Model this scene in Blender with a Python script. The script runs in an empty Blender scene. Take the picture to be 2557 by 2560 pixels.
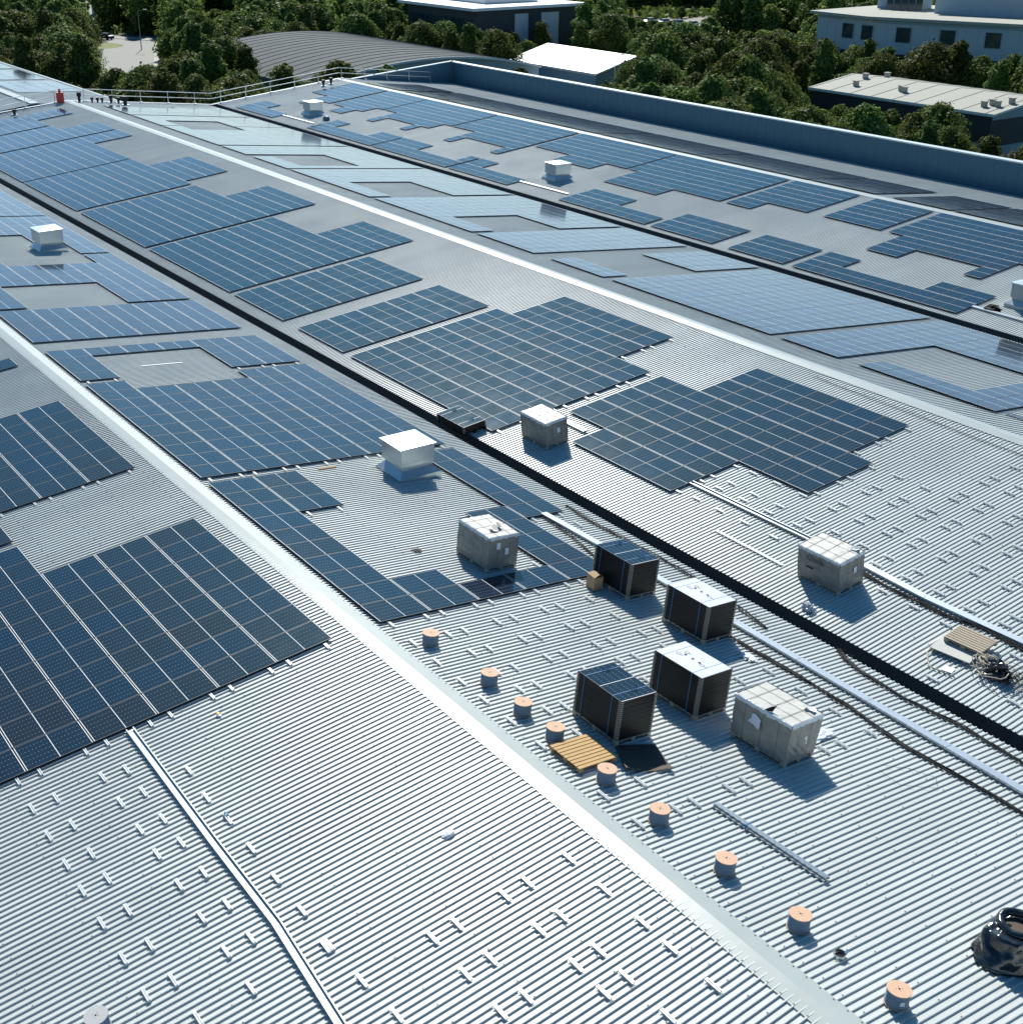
import bpy, bmesh, math, random
import numpy as np
from mathutils import Matrix, Vector
R = math.radians
random.seed(7)
scene = bpy.context.scene
COL = scene.collection

# ---------------------------------------------------------------- camera
CF, CX, CY = 3301.17, 1184.96, 1230.95
cam = bpy.data.cameras.new("camera")
cam_o = bpy.data.objects.new("camera", cam)
COL.objects.link(cam_o)
cam_o.location = (26.392, -15.5115, 18.715)
cam_o.rotation_euler = (1.1428, -0.0029, 0.9651)
cam.sensor_fit = 'HORIZONTAL'
cam.sensor_width = 36.0
cam.lens = CF / 2557 * 36
cam.shift_x = (1278.5 - CX) / 2557
cam.shift_y = (CY - 1280) / 2557
cam.clip_start = 0.5
cam.clip_end = 4000
scene.camera = cam_o
CAMM = cam_o.rotation_euler.to_matrix()

def project(P):
    v = CAMM.transposed() @ (Vector(P) - cam_o.location)
    if v.z > -0.1: return None
    return (CX + CF * v.x / -v.z, CY - CF * v.y / -v.z, -v.z)

# ---------------------------------------------------------------- world, sun, exposure
SUN_EL, SUN_DIR = 40.0, (-0.875, 0.484)
SUN_AZ = math.atan2(SUN_DIR[0], SUN_DIR[1])
world = bpy.data.worlds.new("World")
scene.world = world
world.use_nodes = True
wn = world.node_tree
sky = wn.nodes.new('ShaderNodeTexSky')
sky.sky_type = 'NISHITA'
sky.sun_disc = False
sky.sun_elevation = R(SUN_EL)
sky.sun_rotation = SUN_AZ
sky.altitude = 50
sky.air_density = 1.0
sky.dust_density = 1.2
sky.ozone_density = 1.0
bg = wn.nodes['Background']
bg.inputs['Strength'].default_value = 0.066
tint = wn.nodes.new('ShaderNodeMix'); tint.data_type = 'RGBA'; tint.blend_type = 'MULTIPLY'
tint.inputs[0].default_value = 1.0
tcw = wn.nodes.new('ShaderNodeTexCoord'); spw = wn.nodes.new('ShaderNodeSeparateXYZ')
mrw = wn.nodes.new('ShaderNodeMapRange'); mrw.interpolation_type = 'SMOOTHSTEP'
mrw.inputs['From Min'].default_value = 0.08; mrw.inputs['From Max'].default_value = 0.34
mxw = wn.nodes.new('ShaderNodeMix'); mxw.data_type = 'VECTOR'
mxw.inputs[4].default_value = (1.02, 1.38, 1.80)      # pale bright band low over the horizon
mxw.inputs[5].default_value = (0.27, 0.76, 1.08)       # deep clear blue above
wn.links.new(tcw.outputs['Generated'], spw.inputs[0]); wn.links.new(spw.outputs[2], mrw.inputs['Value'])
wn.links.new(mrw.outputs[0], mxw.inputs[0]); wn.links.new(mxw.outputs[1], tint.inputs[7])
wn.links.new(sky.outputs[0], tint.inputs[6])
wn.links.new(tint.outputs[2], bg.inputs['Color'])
sun = bpy.data.lights.new("sun", 'SUN')
sun.energy = 5.0
sun.angle = R(0.53)
sun.color = (1.0, 0.96, 0.88)
sun_o = bpy.data.objects.new("sun", sun)
COL.objects.link(sun_o)
e = R(SUN_EL)
sd = Vector((SUN_DIR[0] * math.cos(e), SUN_DIR[1] * math.cos(e), math.sin(e)))
sun_o.rotation_euler = sd.to_track_quat('Z', 'Y').to_euler()
sun_o.location = (-60, 40, 60)
scene.view_settings.view_transform = 'Standard'
scene.view_settings.look = 'None'
scene.view_settings.exposure = 0.38
scene.view_settings.gamma = 1.0
scene.cycles.use_denoising = True
scene.cycles.max_bounces = 6
scene.cycles.sample_clamp_indirect = 8

# ---------------------------------------------------------------- mesh helpers
class MB:
    def __init__(s):
        s.v = []; s.f = []; s.mi = []; s.uv = {}
    def add(s, vs, fs, m=0):
        b = len(s.v); s.v += [tuple(p) for p in vs]
        for f in fs:
            s.f.append(tuple(b + i for i in f)); s.mi.append(m)
    def box(s, x0, y0, z0, x1, y1, z1, m=0, M=None):
        vs = [Vector((x, y, z)) for z in (z0, z1) for y in (y0, y1) for x in (x0, x1)]
        if M is not None: vs = [M @ p for p in vs]
        s.add(vs, [(0, 2, 3, 1), (4, 5, 7, 6), (0, 1, 5, 4), (2, 6, 7, 3), (0, 4, 6, 2), (1, 3, 7, 5)], m)
    def quad(s, a, b, c, d, m=0, uv=None):
        s.add([a, b, c, d], [(0, 1, 2, 3)], m)
        if uv: s.uv[len(s.f) - 1] = uv
    def frustum(s, c, a, b, ra, rb, n=16, m=0, cap=True, sq=None):
        """ring a at height a radius ra -> height b radius rb"""
        vs = []
        for z, r in ((a, ra), (b, rb)):
            for i in range(n):
                t = 2 * math.pi * i / n
                vs.append((c[0] + r * math.cos(t), c[1] + r * math.sin(t), c[2] + z))
        fs = [(i, (i + 1) % n, n + (i + 1) % n, n + i) for i in range(n)]
        if cap: fs += [tuple(range(n - 1, -1, -1)), tuple(range(n, 2 * n))]
        s.add(vs, fs, m)
    def bar(s, p, q, w, h=None, m=0, up=(0, 0, 1)):
        p = Vector(p); q = Vector(q); d = q - p
        if d.length < 1e-6: return
        h = h or w
        u = Vector(up); sx = d.cross(u)
        if sx.length < 1e-6: sx = d.cross(Vector((1, 0, 0)))
        sx.normalize(); sz = sx.cross(d).normalized()
        vs = []
        for e in (p, q):
            for a, b in ((-1, -1), (1, -1), (1, 1), (-1, 1)):
                vs.append(e + sx * a * w / 2 + sz * b * h / 2)
        s.add(vs, [(0, 3, 2, 1), (4, 5, 6, 7), (0, 1, 5, 4), (1, 2, 6, 5), (2, 3, 7, 6), (3, 0, 4, 7)], m)
    def tube(s, pts, r, n=6, m=0, closed=False):
        pts = [Vector(p) for p in pts]; N = len(pts); vs = []
        for i, p in enumerate(pts):
            a = pts[i - 1] if (i > 0 or closed) else p
            b = pts[(i + 1) % N] if (i < N - 1 or closed) else p
            d = (b - a); d = d.normalized() if d.length > 1e-9 else Vector((1, 0, 0))
            u = Vector((0, 0, 1)) if abs(d.z) < .9 else Vector((1, 0, 0))
            sx = d.cross(u).normalized(); sz = sx.cross(d)
            rr = r[i] if isinstance(r, (list, tuple)) else r
            for k in range(n):
                t = 2 * math.pi * k / n
                vs.append(p + sx * math.cos(t) * rr + sz * math.sin(t) * rr)
        fs = []
        for i in range(N if closed else N - 1):
            j = (i + 1) % N
            for k in range(n):
                k2 = (k + 1) % n
                fs.append((i * n + k, i * n + k2, j * n + k2, j * n + k))
        if not closed:
            fs += [tuple(range(n - 1, -1, -1)), tuple(range((N - 1) * n, N * n))]
        s.add(vs, fs, m)
    def mesh(s, name, mats, smooth=False):
        me = bpy.data.meshes.new(name)
        me.from_pydata(s.v, [], s.f)
        for m in (mats if isinstance(mats, (list, tuple)) else [mats]): me.materials.append(m)
        me.polygons.foreach_set('material_index', s.mi)
        if s.uv:
            ul = me.uv_layers.new(name='UVMap')
            for fi, uv in s.uv.items():
                ls = me.polygons[fi].loop_start
                for k, c in enumerate(uv): ul.data[ls + k].uv = c
        if smooth: me.polygons.foreach_set('use_smooth', [True] * len(s.f))
        me.update()
        return me
    def build(s, name, mats, parent=None, smooth=False, mat=None):
        o = bpy.data.objects.new(name, s.mesh(name, mats, smooth))
        COL.objects.link(o)
        if parent: o.parent = parent
        if mat is not None: o.matrix_local = mat
        return o

def tag(o, label=None, cat=None, group=None, kind=None):
    if label: o['label'] = label
    if cat: o['category'] = cat
    if group: o['group'] = group
    if kind: o['kind'] = kind
    return o

def empty(name, M, label=None, cat=None, group=None):
    o = bpy.data.objects.new(name, None)
    o.empty_display_size = 0.3
    COL.objects.link(o)
    o.matrix_world = M if isinstance(M, Matrix) else Matrix.Translation(M)
    return tag(o, label, cat, group)

def copy_tree(o, parent=None):
    c = o.copy(); COL.objects.link(c)
    if parent: c.parent = parent
    for ch in list(o.children): copy_tree(ch, c)
    return c

# ---------------------------------------------------------------- material helpers
def newmat(name):
    m = bpy.data.materials.new(name); m.use_nodes = True
    nt = m.node_tree
    return m, nt, nt.nodes['Principled BSDF']
def N(nt, t, **kw):
    n = nt.nodes.new(t)
    for k, v in kw.items(): setattr(n, k, v)
    return n
def math_n(nt, op, a, b=None, c=None, clamp=False):
    n = nt.nodes.new('ShaderNodeMath'); n.operation = op; n.use_clamp = clamp
    for i, x in enumerate((a, b, c)):
        if x is None: continue
        if isinstance(x, (int, float)): n.inputs[i].default_value = x
        else: nt.links.new(x, n.inputs[i])
    return n.outputs[0]
def mixc(nt, fac, a, b, mode='MIX'):
    n = nt.nodes.new('ShaderNodeMix'); n.data_type = 'RGBA'; n.blend_type = mode
    for i, x in ((0, fac), (6, a), (7, b)):
        if isinstance(x, (int, float)): n.inputs[i].default_value = x
        elif isinstance(x, tuple): n.inputs[i].default_value = x if len(x) == 4 else (*x, 1)
        else: nt.links.new(x, n.inputs[i])
    return n.outputs[2]
def noise(nt, scale, detail=3, vec=None, rough=.5, scl=None):
    n = nt.nodes.new('ShaderNodeTexNoise')
    n.inputs['Scale'].default_value = scale; n.inputs['Detail'].default_value = detail
    n.inputs['Roughness'].default_value = rough
    tc = nt.nodes.new('ShaderNodeTexCoord')
    v = vec or tc.outputs['Object']
    if scl:
        mp = nt.nodes.new('ShaderNodeMapping'); mp.inputs['Scale'].default_value = scl
        nt.links.new(v, mp.inputs[0]); v = mp.outputs[0]
    nt.links.new(v, n.inputs['Vector'])
    return n.outputs[0]
def simple(name, col, rough=.5, metal=0.0, var=.12, nscale=6.0, spec=.5, bump=0.0, scl=None):
    m, nt, b = newmat(name)
    nz = noise(nt, nscale, 4, scl=scl)
    k = math_n(nt, 'MULTIPLY_ADD', nz, 2 * var, 1 - var)
    hs = N(nt, 'ShaderNodeHueSaturation'); hs.inputs['Color'].default_value = (*col, 1)
    nt.links.new(k, hs.inputs['Value'])
    nt.links.new(hs.outputs[0], b.inputs['Base Color'])
    b.inputs['Roughness'].default_value = rough
    b.inputs['Metallic'].default_value = metal
    b.inputs['Specular IOR Level'].default_value = spec
    if bump:
        bp = N(nt, 'ShaderNodeBump'); bp.inputs['Strength'].default_value = bump
        bp.inputs['Distance'].default_value = .05
        nt.links.new(nz, bp.inputs['Height']); nt.links.new(bp.outputs[0], b.inputs['Normal'])
    return m

def roof_metal():
    m, nt, b = newmat("roof_metal")
    tc = N(nt, 'ShaderNodeTexCoord'); sp = N(nt, 'ShaderNodeSeparateXYZ')
    nt.links.new(tc.outputs['Object'], sp.inputs[0])
    # one-metre sheets, each a touch different
    fl = math_n(nt, 'FLOOR', sp.outputs[0])
    wn_ = N(nt, 'ShaderNodeTexWhiteNoise', noise_dimensions='1D'); nt.links.new(fl, wn_.inputs['W'])
    sheet = math_n(nt, 'MULTIPLY_ADD', wn_.outputs['Value'], .07, -.035)
    nz = noise(nt, .35, 5)
    st = noise(nt, 1.0, 5, scl=(7, .35, 1), rough=.65)
    k = math_n(nt, 'ADD', sheet, math_n(nt, 'MULTIPLY_ADD', nz, .16, .92))
    k = math_n(nt, 'ADD', k, math_n(nt, 'MULTIPLY_ADD', st, .14, -.07))
    sp2 = noise(nt, 9, 4)
    spots = math_n(nt, 'GREATER_THAN', sp2, .735)
    k = math_n(nt, 'SUBTRACT', k, math_n(nt, 'MULTIPLY', spots, .16))
    hs = N(nt, 'ShaderNodeHueSaturation'); hs.inputs['Color'].default_value = (.51, .545, .53, 1)
    nt.links.new(k, hs.inputs['Value']); nt.links.new(hs.outputs[0], b.inputs['Base Color'])
    b.inputs['Roughness'].default_value = .36
    rr = math_n(nt, 'MULTIPLY_ADD', nz, .2, .26); nt.links.new(rr, b.inputs['Roughness'])
    b.inputs['Specular IOR Level'].default_value = .32
    return m
M_ROOF = roof_metal()
M_CAP = simple("ridge_cap_metal", (.38, .42, .41), .33, 0, .10, 1.2, .28, .12)
M_GUT = simple("gutter_lining", (.045, .06, .07), .6, 0, .3, 2)
M_WALL = simple("parapet_cladding", (.05, .125, .18), .5, 0, .05, 1.5, .3)
M_COPE = simple("coping_metal", (.62, .68, .70), .35, 0, .06, 2)
M_GALV = simple("galvanised_steel", (.58, .61, .63), .28, .85, .12, 9)
M_RAIL = simple("alu_rail", (.76, .77, .77), .3, .25, .06, 12)
M_TRAY = simple("tray_galvanised", (.50, .55, .59), .33, .45, .15, 5)
M_SCREW = simple("screw_head", (.12, .13, .13), .5, .3)
M_BLACK = simple("black_anodised", (.009, .010, .012), .42, 0, .2, 8, .22)
M_CABLE = simple("black_cable", (.010, .011, .013), .6, 0, .3, 20, .15)
M_WOOD = simple("pallet_wood", (.50, .33, .15), .75, 0, .28, 5, .3, scl=(1, 9, 1))
M_WOOD_OLD = simple("old_pallet_wood", (.40, .34, .26), .8, 0, .3, 5, .3, scl=(9, 1, 1))
M_PLY = simple("spool_plywood", (.62, .40, .27), .7, 0, .08, 14, .3)
M_PLYG = simple("spool_grey_board", (.42, .43, .43), .7, 0, .08, 14, .3)
M_SPCABLE = simple("wound_cable", (.20, .25, .30), .4, 0, .35, 14, scl=(1, 1, 6))
M_WRAP = simple("wrapped_carton", (.23, .225, .20), .38, 0, .38, 3.2, .5, .6)
M_WTOP = simple("carton_top_film", (.50, .50, .46), .5, 0, .09, 2.5, .4, .25)
M_CARD = simple("cardboard", (.40, .28, .16), .85, 0, .12, 5)
M_CARDD = simple("cardboard_dark", (.085, .062, .045), .8, 0, .25, 3)
M_PAPER = simple("white_paper", (.72, .75, .78), .6, 0, .05, 5)
M_BACK = simple("white_backsheet", (.58, .63, .70), .4, 0, .04, 3)
M_BLUE = simple("blue_strap", (.03, .15, .34), .45, 0, .2, 9)
M_PROT = simple("corner_protector", (.42, .38, .31), .7, 0, .2, 9)
M_FILM = simple("clear_film", (.62, .66, .70), .22, 0, .2, 9, .7, .6)
M_BAG = simple("black_polythene", (.012, .014, .017), .16, 0, .2, 3, .8, .7)
M_RED = simple("red_paint", (.42, .02, .015), .5)
M_YEL = simple("yellow_plastic", (.70, .42, .03), .5)
M_INK = simple("print_ink", (.10, .105, .11), .7)
M_DUCT = simple("vent_cowl_metal", (.50, .55, .56), .34, .6, .12, 3)

def panel_mat(name, obj_rand):
    m, nt, b = newmat(name)
    uv = N(nt, 'ShaderNodeUVMap'); uv.uv_map = 'UVMap'
    sp = N(nt, 'ShaderNodeSeparateXYZ'); nt.links.new(uv.outputs[0], sp.inputs[0])
    u, v = sp.outputs[0], sp.outputs[1]
    def near(x, c, w): return math_n(nt, 'LESS_THAN', math_n(nt, 'ABSOLUTE', math_n(nt, 'SUBTRACT', x, c)), w)
    white = math_n(nt, 'MAXIMUM', near(v, .5, .0058), math_n(nt, 'GREATER_THAN', math_n(nt, 'ABSOLUTE', math_n(nt, 'SUBTRACT', v, .5)), .4885))
    side = math_n(nt, 'GREATER_THAN', math_n(nt, 'ABSOLUTE', math_n(nt, 'SUBTRACT', u, .5)), .4925)
    fu = math_n(nt, 'ABSOLUTE', math_n(nt, 'SUBTRACT', math_n(nt, 'FRACT', math_n(nt, 'MULTIPLY_ADD', u, 6, .5)), .5))
    fv = math_n(nt, 'ABSOLUTE', math_n(nt, 'SUBTRACT', math_n(nt, 'FRACT', math_n(nt, 'MULTIPLY_ADD', v, 18, .5)), .5))
    cell = math_n(nt, 'LESS_THAN', fu, .016)
    dot = math_n(nt, 'LESS_THAN', math_n(nt, 'ADD', math_n(nt, 'MULTIPLY', fu, 1.0), math_n(nt, 'MULTIPLY', fv, .5)), .065)
    bus = math_n(nt, 'LESS_THAN', math_n(nt, 'ABSOLUTE', math_n(nt, 'SUBTRACT', math_n(nt, 'FRACT', math_n(nt, 'MULTIPLY', u, 60)), .5)), .06)
    if obj_rand:
        oi = N(nt, 'ShaderNodeObjectInfo'); rnd = oi.outputs['Random']
    else:
        at = N(nt, 'ShaderNodeAttribute'); at.attribute_name = 'rnd'; rnd = at.outputs['Fac']
    cr = N(nt, 'ShaderNodeValToRGB'); nt.links.new(rnd, cr.inputs[0])
    el = cr.color_ramp.elements
    el[0].position = 0; el[0].color = (.006, .018, .042, 1)
    el[1].position = .55; el[1].color = (.009, .017, .032, 1)
    x = el.new(.88); x.color = (.011, .016, .026, 1)
    x = el.new(1.0); x.color = (.013, .014, .019, 1)
    c = mixc(nt, math_n(nt, 'MULTIPLY', bus, .25), cr.outputs[0], (.05, .07, .10))
    c = mixc(nt, math_n(nt, 'MULTIPLY', cell, .55), c, (.06, .10, .15))
    c = mixc(nt, dot, c, (.30, .36, .42))
    c = mixc(nt, math_n(nt, 'MULTIPLY', side, .9), c, (.30, .33, .36))
    c = mixc(nt, white, c, (.78, .78, .76))
    nt.links.new(c, b.inputs['Base Color'])
    b.inputs['Roughness'].default_value = .09
    b.inputs['IOR'].default_value = 1.45
    b.inputs['Specular IOR Level'].default_value = .5
    # faint unevenness of the glass + film of dust
    nz = noise(nt, .9, 3)
    rr = math_n(nt, 'MULTIPLY_ADD', nz, .10, .05); nt.links.new(rr, b.inputs['Roughness'])
    return m
M_PV = panel_mat("solar_glass", True)
M_PVF = panel_mat("solar_glass_far", False)

# ---------------------------------------------------------------- roof planes
A_ = 0.1046
CA, SA = math.cos(A_), math.sin(A_)
RY = {0: 0, 1: 0, 2: 27.4933, 3: 27.4933, 4: 57.6063, 5: 57.6063, 6: -27.6}
PX, PY = 1.154, 1.7166
XF = -105.0
def SP(n, x, s, h=0.0):
    sg = 1 if n in (1, 3, 5) else -1
    if n == 6: sg = 1
    return Vector((x, RY[n] + sg * (s * CA + h * SA), -s * SA + h * CA))
def PM(n, x, s, h=0.0, rz=0.0):
    a = -A_ if n in (1, 3, 5, 6) else A_
    return Matrix.Translation(SP(n, x, s, h)) @ Matrix.Rotation(a, 4, 'X') @ Matrix.Rotation(R(rz), 4, 'Z')

# ================================================================ THE WAREHOUSE
GZ = -13.0
wh = empty("warehouse", (-40, 27, GZ), "huge grey warehouse with ribbed metal roof in several ridges, covered in solar panels", "building")
WHI = Matrix.Translation((40, -27, -GZ))
def wpart(mb, name, mat, smooth=False, parent=None):
    o = mb.build(name, mat, parent or wh, smooth)
    if not parent: o.matrix_local = WHI
    return o
P6 = 1 / 6.0
def rib_sheet(n, s0, s1, x0, x1):
    mb = MB()
    prof = [(0, 0), (.096, 0), (.104, .036), (.136, .036), (.146, 0)]
    xs = []
    k0 = int(math.floor(x0 / P6)); k1 = int(math.ceil(x1 / P6))
    for k in range(k0, k1):
        for px, pz in prof: xs.append((k * P6 + px, pz))
    xs.append((k1 * P6, 0))
    vs = []
    for x, z in xs:
        vs.append(SP(n, x, s0, z)); vs.append(SP(n, x, s1, z))
    fs = []
    flip = n in (1, 3, 5, 6)
    for i in range(len(xs) - 1):
        a, b, c, d = 2 * i, 2 * i + 1, 2 * i + 3, 2 * i + 2
        fs.append((a, b, c, d) if flip is False and False else ((a, b, c, d) if flip is False else (a, d, c, b)))
    mb.add(vs, fs)
    o = wpart(mb, "roof_sheet", M_ROOF)
    return o
# s of y=11.85 on plane 1 etc.
XN = 46.0
S1e = 11.85 / CA; S2e = (27.4933 - 12.9) / CA
S3e = (42.05 - 27.4933) / CA; S4e = (57.6063 - 43.0) / CA
S5e = (72.55 - 57.6063) / CA
rib_sheet(0, .05, 13.6, XF, XN)
rib_sheet(1, .05, S1e, XF, XN)
rib_sheet(2, .05, S2e, XF, XN)
rib_sheet(3, .05, S3e, XF, XN)
rib_sheet(4, .05, S4e, XF, XN)
rib_sheet(5, .05, S5e, XF, XN)
rib_sheet(6, .05, 12.6, XF, XN)

def gutter(ya, za, yb, zb, depth=.62):
    zb_ = min(za, zb) - depth
    mb = MB()
    X0, X1 = XF, XN
    pts = [(ya - .25, za - .02), (ya - .25 + .26, za - .03), (ya + .06, zb_), (yb - .02, zb_), (yb + .02, zb - .03), (yb + .3, zb - .02)]
    for (y0, z0), (y1, z1) in zip(pts, pts[1:]):
        mb.quad((X0, y0, z0), (X1, y0, z0), (X1, y1, z1), (X0, y1, z1))
    wpart(mb, "valley_gutter", M_GUT)
gutter(11.85, -S1e * SA, 12.9, -S2e * SA)
gutter(42.05, -S3e * SA, 43.0, -S4e * SA)
gutter(-14.95, -12.6 * SA, -13.5, -13.6 * SA)

def ridge_cap(y, w=.40, seams=True, slope=A_):
    mb = MB()
    x = XF
    while x < XN:
        x2 = min(x + 3.0, XN)
        zz = .040 + random.uniform(0, .003)
        mb.add([(x, y - w, zz - w * math.tan(A_)), (x2 + .02, y - w, zz - w * math.tan(A_)), (x2 + .02, y, zz + .012), (x, y, zz + .012),
                (x2 + .02, y + w, zz - w * math.tan(A_)), (x, y + w, zz - w * math.tan(A_)),
                (x, y - w, zz - w * math.tan(A_) - .018), (x2, y - w, zz - w * math.tan(A_) - .018),
                (x, y + w, zz - w * math.tan(A_) - .018), (x2, y + w, zz - w * math.tan(A_) - .018)],
               [(0, 1, 2, 3), (3, 2, 4, 5), (6, 7, 1, 0), (5, 4, 9, 8)])
        x = x2
    cap = wpart(mb, "ridge_cap", M_CAP)
    return cap
for y in (0.13, 27.4933, 57.6063, -27.6): ridge_cap(y)
# parapet wall with coping, far gable wall, outer walls
mb = MB()
mb.box(XF - .3, 72.6, GZ, XN, 72.85, .84)
for i in range(int((XN - XF) / 1.0)):
    x = XF + i * 1.0
    mb.box(x + .02, 72.588, -1.9, x + .98, 72.6, .835)
wpart(mb, "parapet_wall", M_WALL)
mb = MB()
x = XF - .35
while x < XN:
    x2 = min(x + 6, XN)
    mb.add([(x, 72.5, .86), (x2, 72.5, .86), (x2, 72.95, .90), (x, 72.95, .90), (x, 72.5, .76), (x2, 72.5, .76), (x, 72.95, .78), (x2, 72.95, .78)],
           [(0, 1, 2, 3), (4, 5, 1, 0), (2, 7, 6, 3)])
    x = x2
wpart(mb, "parapet_coping", M_COPE)
mb = MB()
ys = [60.0, 72.6]
mb.add([(XF, 59.5, -.35), (XF, 72.6, -1.75), (XF, 72.6, .92), (XF, 59.5, -.12), (XF - .22, 59.5, -.35), (XF - .22, 72.6, -1.75), (XF - .22, 72.6, .92), (XF - .22, 59.5, -.12)],
       [(0, 1, 2, 3), (7, 6, 5, 4), (3, 2, 6, 7), (0, 3, 7, 4)])
wpart(mb, "end_parapet", M_WALL)
mb = MB()
mb.add([(XF + .04, 59.3, -.10), (XF + .04, 72.5, .95), (XF - .26, 72.5, .95), (XF - .26, 59.3, -.10), (XF + .04, 59.3, -.18), (XF + .04, 72.5, .86)],
       [(0, 1, 2, 3), (0, 4, 5, 1)])
wpart(mb, "end_coping", M_COPE)
# gable wall below the roof edge at the far end, following the profile
prof = [(-40, -1.6), (-27.6, -.05), (-14.2, -1.45), (0, -.03), (12.4, -1.4), (27.49, -.03), (42.5, -1.6), (57.6, -.03), (72.6, -1.6)]
mb = MB()
for (y0, z0), (y1, z1) in zip(prof, prof[1:]):
    mb.quad((XF - .05, y0, z0), (XF - .05, y1, z1), (XF - .05, y1, GZ), (XF - .05, y0, GZ))
    mb.add([(XF + .25, y0, z0 + .09), (XF + .25, y1, z1 + .09), (XF - .12, y1, z1 + .09), (XF - .12, y0, z0 + .09), (XF - .12, y0, z0 - .2), (XF - .12, y1, z1 - .2)],
           [(0, 1, 2, 3), (3, 2, 5, 4)], 1)
wpart(mb, "gable_wall", [M_WALL, M_COPE])
# screw heads along the purlin lines, near the camera
mb = MB()
for n, smax in ((0, 13.0), (1, 11.6), (2, 14.3)):
    s = .75
    while s < smax:
        x = -22 + (random.random() * .1)
        x = math.floor(-24 / P6) * P6
        k = int(math.floor(-24 / P6))
        while k * P6 < 19:
            xx = k * P6 + .112 + random.uniform(-.006, .006)
            P = SP(n, xx, s + random.uniform(-.02, .02), .034)
            if k % 3 == 0:
                mb.box(P.x - .011, P.y - .011, P.z - .002, P.x + .011, P.y + .011, P.z + .016)
            k += 1
        s += 1.55
for y, n in ((.13, 0), (.13, 1)):
    for k in range(int(-30 / P6), int(18 / P6)):
        if k % 2: continue
        sgn = -1 if n == 0 else 1
        yy = .13 + sgn * .35
        zz = .045 - .35 * math.tan(A_)
        xx = k * P6 + .11
        mb.box(xx - .011, yy - .011, zz, xx + .011, yy + .011, zz + .014)
o = wpart(mb, "roof_screws", M_SCREW); o['kind'] = 'stuff'

# ================================================================ SOLAR PANELS
def panel_meshes():
    fr = MB(); hx, hy, t = .567, .8483, .033
    fr.box(-hx, -hy, 0, hx, hy, t)
    # raised rim
    for a in (-1, 1):
        fr.box(min(a * hx, a * (hx - .009)), -hy + .009, t, max(a * hx, a * (hx - .009)), hy - .009, t + .0025)
        fr.box(-hx, min(a * hy, a * (hy - .009)), t, hx, max(a * hy, a * (hy - .009)), t + .0025)
    gl = MB(); gx, gy = hx - .0095, hy - .0095
    gl.quad((-gx, -gy, t + .0015), (gx, -gy, t + .0015), (gx, gy, t + .0015), (-gx, gy, t + .0015), 0, [(0, 0), (1, 0), (1, 1), (0, 1)])
    return fr.mesh("frame", M_BLACK), gl.mesh("glass", M_PV)
ME_FR, ME_GL = panel_meshes()
S0 = {0: .82, 1: .66, 2: 1.95, 3: 2.12, 4: .55, 5: .55}
A10 = range(10)
def rows(*spec):
    """spec items: (row range, cols)"""
    out = []
    for rr, cc in spec:
        for r in rr:
            for c in cc: out.append((r, c))
    return out
rg = range
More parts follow.
